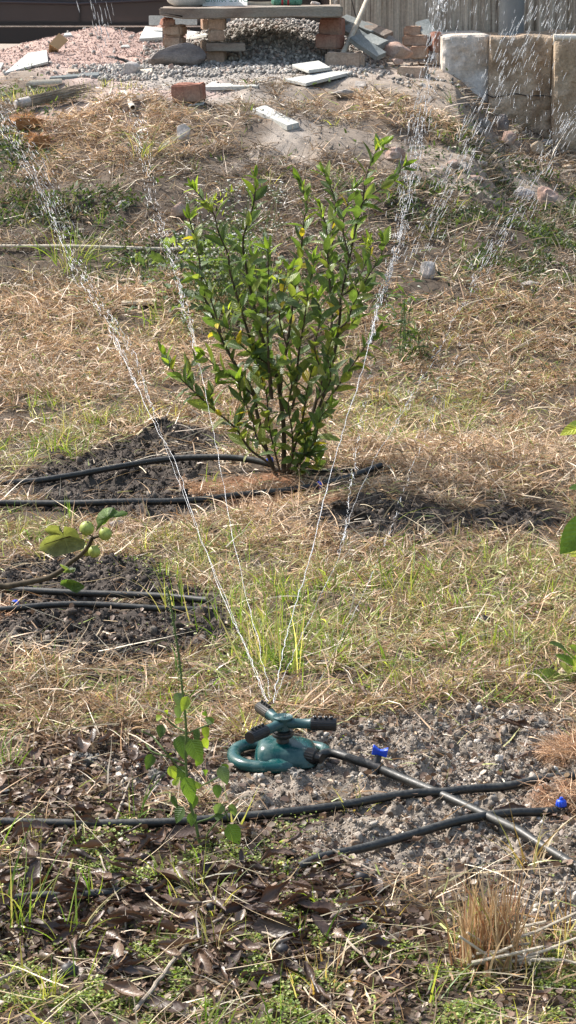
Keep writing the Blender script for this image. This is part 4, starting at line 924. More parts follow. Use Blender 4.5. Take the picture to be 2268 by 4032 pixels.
knob(rt, c[-2] - b + Vector((-.004, 0, .006)), .95)
hose([(-200,3585),(0,3572),(150,3562),(350,3550),(480,3535),(600,3515)], .0085, 'black hose half buried in dead leaves at the lower left')
rt, b, c = hose([(-250,2340),(0,2352),(300,2368),(600,2382),(820,2402)], .0092, 'upper of the two parallel black hoses in from the left edge')
rt, b, c = hose([(-250,2425),(0,2424),(200,2420),(400,2418),(640,2418),(860,2418)], .0085, 'lower of the two parallel black hoses in from the left edge, with a blue cap')
knob(rt, P(52, 2412) - b + Vector((0, .01, .016)), .85, tilt=(R(-60), R(30)))
rt, b, c = hose([(-60,1930),(50,1922),(150,1918),(300,1906),(450,1886,.02),(650,1868,.05),(850,1862,.05),(980,1868,.03),(1075,1878,.012)], .0105, 'black hose arching over the dark soil to the foot of the bush')
knob(rt, c[-2] - b + Vector((0, 0, .006)), 1.0)
hose([(1080,1880),(1160,1888),(1260,1896),(1400,1903)], .0055, 'thin grey hose just behind the bush stem')
rt, b, c = hose([(-120,2003),(100,2010),(330,2012),(500,2010),(640,2006),(800,1996),(930,1984),(1100,1968),(1260,1956),(1400,1934),(1500,1912)], .0105, 'black hose passing in front of the bush with a blue valve', .012)
knob(rt, P(1256, 1950) - b + Vector((0, -.012, .020)), 1.15, tilt=(R(70), 0))

# ------------------------------------------------------------------ sprinkler
def sprinkler():
    root = empty('sprinkler', SPR, 'dark teal three arm rotating garden sprinkler standing on pale soil', 'sprinkler')
    m = MB(); ns = 48
    # body: superellipse sections stacked into a rounded, sloping block
    secs = [(.0, .066, .050, 0), (.004, .068, .052, 0), (.018, .066, .050, .0), (.032, .0615, .0455, .001), (.040, .057, .041, .002), (.0445, .050, .034, .003), (.0465, .040, .026, .003), (.0475, .020, .016, .003)]
    vs = []
    for (z, a, b_, oy) in secs:
        for k in range(ns):
            t = 2 * math.pi * k / ns; c_, s_ = math.cos(t), math.sin(t); e = .5
            x = a * math.copysign(abs(c_) ** e, c_); y = b_ * math.copysign(abs(s_) ** e, s_)
            zz = z - (.008 * max(0, x / .066) + .006 * max(0, -y / .05)) * (z / .047)
            vs.append((x + .008, y + oy + .006, zz))
    fs = [(i * ns + k, i * ns + (k + 1) % ns, (i + 1) * ns + (k + 1) % ns, (i + 1) * ns + k) for i in range(len(secs) - 1) for k in range(ns)]; fs.append(tuple((len(secs) - 1) * ns + k for k in range(ns)))
    m.add(vs, fs)
    ring = [(-.035, .072), (-.066, .078), (-.092, .058), (-.103, .022), (-.100, -.016), (-.083, -.045), (-.056, -.060), (-.025, -.066), (.000, -.066), (.020, -.060)]
    c = catmull([Vector((x, y, .012)) for x, y in ring], 7); n = len(c)
    def flat_tube(c, rx, rz, endf=True):
        vs, fs = tube(c, 1.0, 18); n = len(c); out = []
        for i, p in enumerate(c):
            f = 1.0 if not endf else min(1, .45 + .55 * math.sin(min(1, (n - 1 - i) / 5) * math.pi / 2)); f *= min(1, .5 + i / 6)
            for k in range(18):
                v = vs[i * 18 + k] - p; h_ = Vector((v.x, v.y, 0)); out.append(p + h_ * rx * f + Vector((0, 0, v.z * rz * f)))
        return out, fs
    m.add(*flat_tube(c, .0145, .0125))
    c2 = catmull([Vector((x, y, .010)) for x, y in ((.030, .072), (.062, .074), (.086, .058), (.092, .036), (.084, .016), (.066, .006))], 6); m.add(*flat_tube(c2, .012, .0095))
    c3 = catmull([Vector((x, y, z)) for x, y, z in ((-.02, -.030, .016), (-.012, -.048, .013), (-.004, -.062, .012))], 4); m.add(*flat_tube(c3, .022, .010, False))
    m.build('base', M['teal'], root)
    # hose socket, nut
    d = Vector((.84, -.54, -.03)).normalized(); s0 = Vector((.036, -.012, .024))
    MB().add(*tube([s0, s0 + d * .022], .0150, 24)).build('hose_socket', M['teal'], root)
    nut = MB().add(*tube([s0 + d * .018, s0 + d * .020, s0 + d * .040, s0 + d * .042], [.0150, .0172, .0165, .0135], 36, .07)).build('hose_nut', M['black_plastic'], root)
    MB().add(*tube([s0 + d * .041, s0 + d * .055], [.0118, .0108], 24)).build('collar_ring', M['black_plastic'], nut)
    sw = MB().add(*lathe([(.014, .044), (.0135, .050), (.0125, .0515), (.0125, .0555), (.020, .0565), (.0222, .059), (.0222, .064), (.021, .0655), (.0218, .067), (.0218, .070), (.015, .071)], 36)).build('swivel', M['black_plastic'], root)
    head = empty('spray_head', (0, 0, 0), None, None); head.parent = root; head.location = (0, 0, 0)
    hub = [(.013, .0705), (.0150, .072), (.0145, .078), (.0150, .092), (.0175, .0965), (.0212, .0975), (.0218, .0995), (.0215, .1012)]
    for r_ in (.0190, .0155, .012, .0085, .005): hub += [(r_ + .0012, .1014), (r_, .1004), (r_ - .0010, .1014)]
    hub += [(.0012, .1014)]
    MB().add(*lathe(hub, 40)).build('hub', M['teal_grey'], head)
    for ang in (R(-5), R(116), R(233)):
        a = Vector((math.cos(ang), math.sin(ang), 0)); z = Vector((0, 0, .0865)); up = Vector((0, 0, 1)); lift = lambda s_: z + a * s_
        ar = MB().add(*tube([lift(.010), lift(.024), lift(.026), lift(.056), lift(.058), lift(.060)], [.0112, .0112, .0104, .0106, .0122, .0122], 24)).build('arm', M['teal_grey'], head)
        sl_ = MB().add(*tube([lift(.0595), lift(.060), lift(.112), lift(.1135), lift(.1136)], [.0122, .0134, .0134, .0128, .010], 44, .055)).build('nozzle_sleeve', M['black_plastic'], ar)
        nz = MB()
        for k in range(4):
            q = lift(.068 + k * .0115) + up * .0125; nz.add(*lathe([(.0034, 0), (.0034, .0030), (.0040, .0034), (.0040, .0052), (.0022, .0062), (.0012, .0056)], 12, 0, Matrix.Rotation(.35, 3, a), q))
        nz.build('nozzles', M['black_plastic'], sl_)
sprinkler()

# ------------------------------------------------------------------ water
def drop(m, p, d, ln, r):
    d = d.normalized(); u = d.orthogonal().normalized(); v = d.cross(u); vs = []
    for t, f in ((-.5, .15), (-.25, .9), (.1, 1.0), (.4, .6), (.5, .1)):
        for k in range(5): a = k * 1.2566; vs.append(p + d * ln * t + (u * math.cos(a) + v * math.sin(a)) * r * f)
    fs = [(i * 5 + k, i * 5 + (k + 1) % 5, (i + 1) * 5 + (k + 1) % 5, (i + 1) * 5 + k) for i in range(4) for k in range(5)]
    m.add(vs, fs)
def jet(pts, d1, lab, r=.0011, brk=.35, spread=.03, dens=1.0, far=0, z0=.092):
    n = len(pts); w3 = []
    for i, (px, py) in enumerate(pts):
        t = (pts[0][1] - py) / max(1, (pts[0][1] - pts[-1][1])); w3.append(W(px, py, SPR.y + (d1 - SPR.y) * t ** 1.05))
    c = catmull(w3, 10); m = MB(); spread *= .6; brk = min(.62, brk + .15); k0 = int(len(c) * brk)
    rad = [r * .62 * (.6 + .8 * random.random()) for _ in range(k0 + 1)]
    cc_ = [p + rv(.0012) for p in c[:k0 + 1]]
    m.add(*tube(catmull(cc_, 2), [x for x in rad for _ in (0, 1)][:len(catmull(cc_, 2))] , 6))
    root = empty('water_jet', SPR, lab, 'water jet'); root['group'] = 'water jets of the sprinkler'; m.v = [tuple(Vector(v) - SPR) for v in m.v]; m.build('stream', M['water'], root); m = MB()
    tot = len(c)
    for i in range(max(0, k0 - 6), tot - 1):
        t = i / tot; sp = spread * max(0, (t - brk * .5)) ** 1.3; nd = int(dens * (3.6 + 3 * t) + random.random())
        for j in range(nd):
            f = random.random(); p = c[i].lerp(c[i + 1], f) + Vector((random.gauss(0, sp), random.gauss(0, sp * 1.5), random.gauss(0, sp * .5))); dr = (c[i + 1] - c[i]) + rv(.004)
            drop(m, p, dr, random.uniform(.014, .060) * (1 - .3 * t), random.uniform(.0003, .0008))
    m.v = [tuple(Vector(v) - SPR) for v in m.v]; o = m.build('droplets', M['water'], root); o['kind'] = 'stuff'
jet([(1052,2760),(1025,2690),(960,2530),(876,2347),(767,2050),(689,1815),(610,1674),(501,1440),(423,1268),(266,1002),(156,751),(16,501),(-60,360)], 8.2, 'thick water jet arcing to the upper left, crossing the left part of the thin pole', .0011, .45, .045, .95)
jet([(1048,2765),(1000,2640),(939,2480),(782,2097),(689,1860),(595,1596),(532,1408),(454,1268),(313,1033),(203,736),(94,548),(0,400)], 8.6, 'fainter water jet just right of the thick upper left jet', .0007, .35, .05, .55)
jet([(1064,2750),(1025,2566),(923,2144),(861,1800),(829,1643),(782,1424),(735,1236),(689,1064),(626,876),(563,610),(524,446)], 9.0, 'water jet rising left of the bush towards the white pipe end', .0010, .4, .05, 1.2)
jet([(1075,2770),(1100,2640),(1142,2457),(1221,2191),(1299,1878),(1362,1659),(1440,1408),(1502,1158),(1565,970),(1612,736),(1659,500),(1722,94),(1735,-40)], 8.6, 'strong water jet rising past the right side of the bush', .0015, .42, .06, 1.9)
jet([(1080,2760),(1158,2567),(1330,2200),(1377,2035),(1471,1815),(1565,1659),(1706,1408),(1878,1095),(2003,892),(2180,560),(2268,430)], 8.6, 'water jet leaning to the upper right edge', .0008, .4, .06, .8)
jet([(1240,2720),(1400,2400),(1520,2130),(1620,1850),(1740,1520),(1850,1250)], 7.2, 'faint thin water jet over the right straw', .0005, .15, .02, .35)
jet([(1330,2180),(1361,2082),(1377,1930),(1400,1800),(1425,1620),(1470,1400)], 6.6, 'short faint water trail beside the strong right jet', .0005, .1, .015, .4)
def drops():
    m = MB()
    def line(pts, n, sp, tilt, d=(7.6, 9.4), sz=1.0):
        for k in range(int(n * .62)):
            f = random.random() * (len(pts) - 1); i = int(f); t = f - i; px = pts[i][0] * (1 - t) + pts[i + 1][0] * t + random.gauss(0, sp); py = pts[i][1] * (1 - t) + pts[i + 1][1] * t + random.gauss(0, sp * .5)
            p = W(px, py, random.uniform(*d)); drop(m, p, Vector((tilt + random.gauss(0, .05), random.gauss(0, .1), 1)), random.uniform(.012, .045) * sz, random.uniform(.0006, .0015) * sz)
    line([(1750,-20),(1700,200),(1660,420),(1630,560),(1590,760),(1570,950)], 260, 30, .2)
    line([(2150,-20),(2020,160),(1950,330),(1890,480),(1790,680),(1720,850),(1640,1050)], 420, 34, .45, sz=1.15)
    line([(2268,-20),(2180,120),(2080,330)], 120, 50, .4)
    line([(1900,100),(2050,300),(2150,550)], 160, 80, .05, sz=.75)
    line([(2268,430),(2180,580),(2060,800),(1950,950),(1870,1100)], 230, 34, .5)
    line([(1700,0),(1900,50),(2268,60)], 90, 60, .2, sz=.9)
    line([(360,-10),(400,60),(420,150)], 55, 30, -.25, sz=1.2); line([(400,150),(450,260),(455,300)], 36, 20, -.25, sz=1.0)
    line([(0,420),(60,560),(160,760),(240,900)], 90, 40, -.5); line([(130,620),(190,760),(260,900)], 60, 30, -.4)
    o = m.build('water_drops', M['water']); tag(o, 'scattered bright water drops falling at the upper right and upper left', 'water drops', None, 'stuff')
drops()

# ------------------------------------------------------------------ building site on the plateau
SEED = [100]
def block(name, x0, x1, y0, y1, d, dep, yaw, m, lab, cat, bev=.006, jit=.004, roll=0, pitch=0, taper=0, group=None, ground=False, cuts=3, sink=.0):
    """a block whose front spans the measured outline at distance d"""
    cx = (x0 + x1) / 2
    if ground: b = PT(cx, y1); d = b.y
    b = W(cx, y1, d); s = S(b); a = abs(R(yaw)); h_ = (y1 - y0) / s; w_ = max(.03, ((x1 - x0) / s - dep * math.sin(a)) / math.cos(a))
    h_ = max(.012, h_ - dep * .045)
    SEED[0] += 1; bm = box_bm(w_, dep, h_, bev, cuts, jit, SEED[0], taper)
    o = link(name, bm_mesh(bm, name), m, None, (b.x, d + dep * .5 * math.cos(a) + w_ * .5 * math.sin(a) * .6, b.z - sink), (R(pitch), R(roll), R(yaw)))
    return tag(o, lab, cat, group)
K = 'brick'
block(K, 622, 692, 69, 109, 13.30, .09, 20, M['brick_red'], 'broken reddish half brick on top of the left stack under the slab', K, .012, .006, taper=.15)
block(K, 637, 738, 97, 144, 13.30, .11, -22, M['brick'], 'middle brown brick of the left stack under the slab', K, .012)
block(K, 638, 734, 139, 188, 13.30, .11, -15, M['brick'], 'lowest brick of the left stack, resting on the grey boulder', K, .012, roll=-1)
block(K, 820, 891, 69, 117, 13.28, .12, -6, M['brick_pale'], 'top brick of the second stack under the slab', K, .006)
block(K, 815, 884, 115, 162, 13.28, .12, 8, M['brick_pale'], 'second brick down of the second stack, above the short board', K, .006)
block(K, 812, 893, 199, 246, 13.28, .12, -10, M['brick_pale'], 'bottom brick of the second stack, below the short board', K, .006)
block(K, 788, 822, 72, 118, 13.8, .1, 10, M['brick'], 'brick half hidden behind the top of the second stack', K, .006)
block(K, 790, 813, 158, 222, 13.4, .12, 10, M['brick_pale'], 'upright brick half hidden left of the short board', K, .006)
block(K, 1257, 1361, 69, 147, 13.38, .11, -14, M['brick_red'], 'large reddish brick on top of the right stack under the slab', K, .008)
block(K, 1240, 1358, 135, 192, 13.32, .11, -24, M['brick_red'], 'brown-red brick lying under the large one of the right stack', K, .008, roll=2)
block('board', 809, 966, 168, 202, 13.24, .12, 2, M['slab'], 'short grey board wedged into the second brick stack', 'board', .003, .002)
# boulder
def rock(name, x0, x1, y0, y1, m, lab, cat='rock', d=None, seed=1, rough=.35, group=None, depf=.8):
    cx = (x0 + x1) / 2; b = PT(cx, y1) if d is None else W(cx, y1, d); s = S(b); w_ = (x1 - x0) / s / 2; h_ = (y1 - y0) / s / 2
    bm = rock_bm(w_ * 1.16, w_ * depf, h_ * 1.2, seed, 3, rough)
    o = link(name, bm_mesh(bm, name, True, 28), m, None, (b.x, b.y + w_ * depf * .6, b.z + h_ * .9)); return tag(o, lab, cat, group)
rock('boulder', 590, 800, 170, 284, M['boulder'], 'big grey boulder carrying the left brick stack', 'boulder', 13.12, 4, .25, depf=.75)
# slab bench
b = W(988, 72, 13.2); s = S(b); bm = box_bm((1350 - 626) / s, .52, 42 / s, .006, 7, .006, 9)
for v in bm.verts:
    if v.co.x < -.5: v.co.z += (.02 if v.co.z < .02 else 0)
tag(link('stone_slab', bm_mesh(bm, 'stone_slab'), M['slab'], None, (b.x, b.y + .27, b.z), (0, R(-.6), 0)), 'long rough stone slab lying across the brick stacks as a bench', 'slab')
slab_top = b.z + 42 / s
# sack
def sackobj():
    d = 13.60; b = W(740, 26, d); s = S(b); b.z = slab_top - .006
    root = empty('sack', b, 'white woven sack standing at the left end of the stone slab', 'sack')
    bm = bmesh.new(); bmesh.ops.create_uvsphere(bm, u_segments=28, v_segments=18, radius=1)
    for v in bm.verts:
        q = v.co; r = 1 - .05 * math.sin(q.z * 9 + q.x * 3); e = .55
        v.co = Vector((math.copysign(abs(q.x) ** e, q.x) * .135 * r, math.copysign(abs(q.y) ** e, q.y) * .15, (math.copysign(abs(q.z) ** .5, q.z) * .5 + .5) * .34)); v.co += mn.noise_vector(v.co * 14) * .012
        if v.co.z < .03: v.co.z = max(0, v.co.z)
    link('sack_body', bm_mesh(bm, 'sack_body', True, 80), M['sack'], root)
    MB().add(*tube([Vector((0, 0, .33)), Vector((.01, 0, .37)), Vector((.03, 0, .43))], [.05, .028, .06], 12)).build('neck', M['sack'], root)
sackobj()
def printed():
    d = 13.5; b = W(885, 27, d); b.z = slab_top + .001; root = empty('printed_sack', b, 'flattened white sack with green printing, folded beside the full one on the slab', 'sack')
    X = np.linspace(-.135, .135, 20); Zs = np.linspace(0, 1, 8); V = []; F = []
    for j, z in enumerate(Zs):
        for i, x in enumerate(X): V.append((x, .02 + .07 * z + .006 * math.sin(x * 60 + z * 4), .052 * z - .008 * z * math.sin(x * 20)))
    for j in range(7):
        for i in range(19): a = j * 20 + i; F.append((a, a + 1, a + 21, a + 20))
    n = len(V); V2 = V + [(x, y + .08, z * .6) for x, y, z in V]; F2 = F + [tuple(reversed([k + n for k in f])) for f in F]
    for i in range(19): a = 140 + i; F2.append((a, a + 1, a + 1 + n, a + n))
    MB().add(V2, F2).build('sack_cloth', M['sack'], root)
    cu = bpy.data.curves.new('t', 'FONT'); cu.body = 'DUST WIND'; cu.size = .042; cu.extrude = .001; cu.align_x = 'CENTER'; cu.space_character = 1.15
    to = bpy.data.objects.new('t', cu); C.objects.link(to); bpy.context.view_layer.update()
    me = bpy.data.meshes.new_from_object(to.evaluated_get(bpy.context.evaluated_depsgraph_get())); bpy.data.objects.remove(to)
    o = link('printing', me, M['sack_green'], root, (.01, .034, .044), (R(37), R(180), 0))
    o.rotation_euler = (Matrix.Rotation(R(40), 3, 'X') @ Matrix.Rotation(R(180), 3, 'Z')).to_euler()
printed()
block('board', 955, 1085, 6, 26, 13.62, .1, 3, M['wood_pale'], 'small pale board lying on the slab beside the printed sack', 'board', .002, .001)
def rope():
    b = W(1130, 27, 13.56); b.z = slab_top + .028; root = empty('rope_roll', b, 'green roll of net with two red bands, on the stone slab', 'rope')
    r = .026; c = [Vector((x * .01 - .09, .004 * math.sin(x), 0)) for x in range(19)]
    MB().add(*tube(c, [r * (.55 if i in (0, 18) else 1) * (1 + .08 * math.sin(i * 2.2)) for i in range(19)], 16)).build('net_roll', M['rope_green'], root)
    for x in (-.028, .008): MB().add(*tube([Vector((x - .006, 0, 0)), Vector((x, 0, 0)), Vector((x + .006, 0, 0))], [r * 1.07, r * 1.12, r * 1.07], 16)).build('band', M['rope_red'], root)
rope()
rock('rock', 1225, 1262, 3, 28, M['rock_pale'], 'pale angular stone on the right end of the slab', d=13.65, seed=8)
# the leaning pole and its brick
block(K, 1278, 1437, 208, 276, 13.1, .11, -12, M['brick_pale'], 'pale grey-red brick at the foot of the leaning wooden pole', K, .01, ground=False, roll=2)
p0 = W(1345, 222, 13.28); p1 = W(1472, -60, 13.9)
tag(MB().add(*tube(catmull([p0, p0.lerp(p1, .5) + Vector((.004, 0, 0)), p1, p1 + (p1 - p0) * .9], 4), [.0165] * 13, 14)).build('wooden_pole', M['wood_pale']), 'pale wooden pole leaning up from behind a brick', 'pole')
# slates and rubble right of the bench
for i, (x0, y0, x1, y1, th, dd, m, lab) in enumerate((
    (1395, 148, 1500, 222, .030, 13.35, 'slate', 'grey slate strip slanting down in front of the rubble'),
    (1350, 75, 1480, 128, .035, 13.75, 'slate', 'grey slate slab leaning at the back, top of the pile'),
    (1360, 108, 1440, 160, .030, 13.65, 'slate', 'grey slate slab half hidden behind the leaning pole'),
    (1430, 100, 1530, 140, .028, 13.7, 'slab', 'thin brown slab in the middle of the slate pile'),
    (1440, 150, 1510, 180, .035, 13.45, 'slate', 'short dark slate block on the slate pile'),
    (1660, 88, 1700, 148, .030, 13.7, 'slate', 'pale slate shard standing up behind the dark red brick'))):
    a = W(x0, y0, dd); b = W(x1, y1, dd - .12); ln = (b - a).length; bm = box_bm(ln * 1.02, .085, th, .002, 3, .003, 30 + i)
    for v in bm.verts: v.co.z -= th / 2
    o = link('slate', bm_mesh(bm, 'slate'), M[m]); q = (b - a).to_track_quat('X', 'Z'); o.rotation_mode = 'QUATERNION'; o.rotation_quaternion = q @ Matrix.Rotation(R(18), 4, 'X').to_quaternion(); o.location = (a + b) / 2
    tag(o, lab, 'slate')
rock('rock', 1495, 1585, 140, 196, M['rock_grey'], 'flat grey-brown rock at the back of the rubble', d=13.55, seed=12, rough=.25)
rock('rock', 1512, 1632, 168, 236, M['rock_pink'], 'rounded pinkish rock in front of the rubble pile', d=13.3, seed=15, rough=.3)
rock('rock', 1540, 1586, 228, 256, M['rock_pink'], 'small tan stone at the foot of the pinkish rock', d=13.15, seed=18, rough=.3)
block(K, 1588, 1672, 102, 145, 13.62, .11, -8, M['brick'], 'top brick of the rubble behind the pinkish rock', K, .010, .004)
block(K, 1584, 1692, 138, 184, 13.55, .12, -6, M['brick'], 'soot-stained brick in the middle of the rubble stack', K, .010, .004)
block(K, 1612, 1692, 180, 232, 13.45, .12, -10, M['brick'], 'lower brick right of the pinkish rock', K, .008)
block(K, 1690, 1742, 125, 205, 13.5, .13, 14, M['brick_red'], 'dark red brick against the concrete footing', K, .006)
block(K, 1563, 1692, 262, 328, 12.95, .11, -20, M['brick_pale'], 'single brown-grey brick lying alone left of the footing', K, .008)
# red brick with frog + loose tiles
def frog():
    b = PT(743, 410); s = S(b); bm = box_bm(118 / s, .12, 68 / s, .006, 5, .003, 77)
    for v in bm.verts:
        if v.co.z > 60 / s and abs(v.co.x) < 38 / s and abs(v.co.y) < .035: v.co.z -= .014
    tag(link('brick', bm_mesh(bm, 'brick'), M['brick_red'], None, (b.x, b.y + .07, b.z + .012), (R(3), R(-2), R(-12))), 'red brick with a hollow in its top, alone at the edge of the gravel', K)
frog()
def slab_on(name, pix, th, m, lab, cat, lift=.0):
    """a thin board or tile lying on the ground, its corners read off the photo and kept flat"""
    c = [PT(px, py) for px, py in pix]; z = max(p.z for p in c) if lift is None else None; cen = sum(c, Vector()) / len(c)
    # best plane through the corners
    A = np.array([[p.x - cen.x, p.y - cen.y, 1] for p in c]); sol = np.linalg.lstsq(A, np.array([p.z for p in c]), rcond=None)[0]
    top_ = [Vector((p.x, p.y, sol[0] * (p.x - cen.x) + sol[1] * (p.y - cen.y) + sol[2] + th * .7 + (lift or 0))) for p in c]; n = len(c)
    bm = bmesh.new(); vt = [bm.verts.new(p - cen) for p in top_]; vb = [bm.verts.new(p - cen - Vector((0, 0, th))) for p in top_]
    bm.faces.new(vt); bm.faces.new(vb[::-1])
    for i in range(n): bm.faces.new((vt[i], vb[i], vb[(i + 1) % n], vt[(i + 1) % n]))
    bmesh.ops.recalc_face_normals(bm, faces=bm.faces); bmesh.ops.bevel(bm, geom=list(bm.edges), offset=.002, segments=1, affect='EDGES')
    return tag(link(name, bm_mesh(bm, name), m, None, cen), lab, cat)
slab_on('tile', [(803,354),(1015,348),(1035,326),(835,330)], .022, M['tile'], 'pale grey tile lying level in front of the gravel heap', 'tile')
slab_on('tile', [(1124,328),(1205,345),(1390,300),(1300,296)], .018, M['tile'], 'larger of two overlapping pale tiles, lying in front', 'tile', .012)
slab_on('tile', [(1150,282),(1215,308),(1302,294),(1255,268)], .018, M['tile'], 'smaller tile partly under the larger one in front of the pole', 'tile', .03)
slab_on('tile', [(994,450),(1130,520),(1178,505),(1045,438)], .028, M['tile'], 'narrow pale tile lying aslant at the lip of the bank', 'tile', .012)
slab_on('tile', [(15,300),(190,258),(185,205),(110,225)], .014, M['tile'], 'bright white tile leaning on the pinkish heap at far left', 'tile', .01)
slab_on('tile', [(-40,275),(5,280),(15,262),(-30,258)], .016, M['tile'], 'corner of a white tile at the left edge', 'tile', .01)
slab_on('board', [(195,322),(390,309),(390,297),(200,312)], .02, M['slate'], 'grey board lying along the foot of the pinkish heap', 'board', .006)
slab_on('board', [(100,345),(245,335),(245,322),(120,328)], .012, M['wood_pale'], 'pale flat board in the grass below the grey board', 'board', .01)
slab_on('tile', [(548,163),(640,167),(640,118),(572,122)], .02, M['tile'], 'white tile on the heap left of the brick stack', 'tile', .01)
slab_on('tile', [(735,162),(815,160),(812,134),(735,136)], .018, M['tile'], 'white tile behind the left brick stack', 'tile', .012)
block('board', 586, 776, 62, 99, 14.55, .03, 1, M['tile'], 'bright white board standing behind the left brick stack', 'board', .002, .0)
slab_on('tile', [(495,116),(575,108),(565,96),(510,100)], .014, M['tile'], 'small grey tile on the crest of the pinkish heap', 'tile', .0)
slab_on('tile', [(474,192),(513,190),(505,182),(480,183)], .01, M['tile'], 'tiny white tile chip on the pinkish heap', 'tile', .004)
slab_on('tile', [(250,148),(285,146),(278,136),(255,138)], .014, M['tile'], 'white tile fragment just behind the cardboard box', 'tile', .004)
slab_on('board', [(535,293),(600,290),(598,277),(545,280)], .01, M['wood_pale'], 'pale thin board beside the boulder', 'board', .004)
slab_on('brick', [(266,296),(310,296),(308,284),(268,284)], .02, M['brick_pale'], 'flat piece of brick at the foot of the pinkish heap', K, .006)
slab_on('tile', [(1395,345),(1440,350),(1440,330),(1400,328)], .02, M['rock_grey'], 'short grey tile offcut right of the overlapping tiles', 'tile', .0)
rock('rock', 1298, 1386, 348, 392, M['rock_grey'], 'grey angular rock on the dusty ground below the overlapping tiles', seed=21)
rock('rock', 686, 752, 494, 568, M['rock_pale'], 'white angular rock at the lip of the bank', seed=24)
rock('rock', 1656, 1718, 1020, 1096, M['rock_pale'], 'pale pinkish rock on the right slope', seed=27)
rock('rock', 2050, 2120, 1098, 1142, M['rock_grey'], 'low grey rock at right on the weedy slope', seed=30)
rock('rock', 1515, 1600, 585, 640, M['rock_pink'], 'purplish rock just behind the top of the bush', seed=33)
rock('rock', 480, 552, 246, 298, M['rock_pale'], 'pale round rock with wire beside it', seed=36, rough=.2)
rock('rock', 558, 590, 164, 190, M['rock_pink'], 'small pinkish stone on the heap near the left stack', seed=38)
rock('rock', 664, 688, 253, 276, M['rock_pink'], 'small pink stone at the foot of the boulder', seed=39)
rock('rock', 668, 745, 795, 875, M['rock_pink'], 'flat brown stone among the white flowered weed', seed=42, rough=.2)
rock('rock', 468, 505, 788, 812, M['rock_pale'], 'small pale stone on the bank left of the water jet', seed=45)
rock('rock', 735, 772, 888, 960, M['rock_pale'], 'whitish stone behind the left side of the bush', seed=46)
rock('rock', 425, 505, 2040, 2090, M['rock_pale'], 'whitish lump of stone behind the figs', seed=48)
rock('rock', 1760, 1815, 625, 660, M['rock_pink'], 'reddish stone chip on the bare slope', seed=51)
rock('rock', 1800, 1850, 640, 668, M['rock_grey'], 'grey stone chip on the bare slope', seed=52)
rock('rock', 1840, 1920, 690, 720, M['rock_pink'], 'flat dusty stone in the middle of the bare slope', seed=53)
rock('rock', 2000, 2100, 735, 800, M['rock_pale'], 'dusty pale lump of rubble at the edge of the dark weeds', seed=54)
rock('rock', 2110, 2200, 735, 830, M['rock_pink'], 'pinkish lump of rubble right of the pale one', seed=55)
rock('rock', 1890, 1935, 460, 510, M['rock_grey'], 'small upright stone at the foot of the footing', seed=56)
rock('rock', 1960, 2010, 445, 540, M['boulder'], 'dark upright rock in the hollow under the footing', seed=57)
rock('rock', 1965, 2040, 520, 590, M['rock_pink'], 'dusty rock in the rubble below the footing', seed=58)
rock('rock', 2090, 2150, 560, 620, M['foundation'], 'tan rubble lump below the right foundation', seed=59)
rock('rock', 1270, 1330, 2595, 2625, M['rock_grey'], 'flat grey stone in the grass behind the sprinkler', seed=60)
for i in range(36):
    px = random.uniform(1850, 2268); py = random.uniform(500, 700); s_ = random.uniform(10, 26)
    rock('rubble_piece', px - s_, px + s_, py - s_ * 1.2, py, M['foundation'] if i % 3 else M['rock_grey'], 'crumbled tan or grey rubble lump on the slope below the footing', 'rubble', seed=70 + i, group='rubble pieces under the footing')
# slats behind the bush, thin pole on the bank
slab_on('slat', [(706,1252),(728,1252),(800,1135),(780,1130)], .012, M['wood_pale'], 'pale slat lying aslant at the foot of the bank left of the bush', 'slat', .02)
slab_on('slat', [(478,1218),(612,1212),(618,1200),(480,1206)], .012, M['wood_pale'], 'short pale slat lying level in the dry grass', 'slat', .02)
pp = [P(-300, 990), P(0, 992), P(300, 994), P(640, 996), P(900, 998)]; pp = [p + Vector((0, 0, .022)) for p in pp]
tag(MB().add(*tube(catmull(pp, 6), .0085, 10)).build('thin_pole', M['wood_pale']), 'long thin pale pole lying level across the bank at left', 'pole')
slab_on('tile_scrap', [(740,428),(800,420),(806,412),(750,418)], .006, M['tile'], 'thin whitish scrap below the red brick', 'scrap', .01)
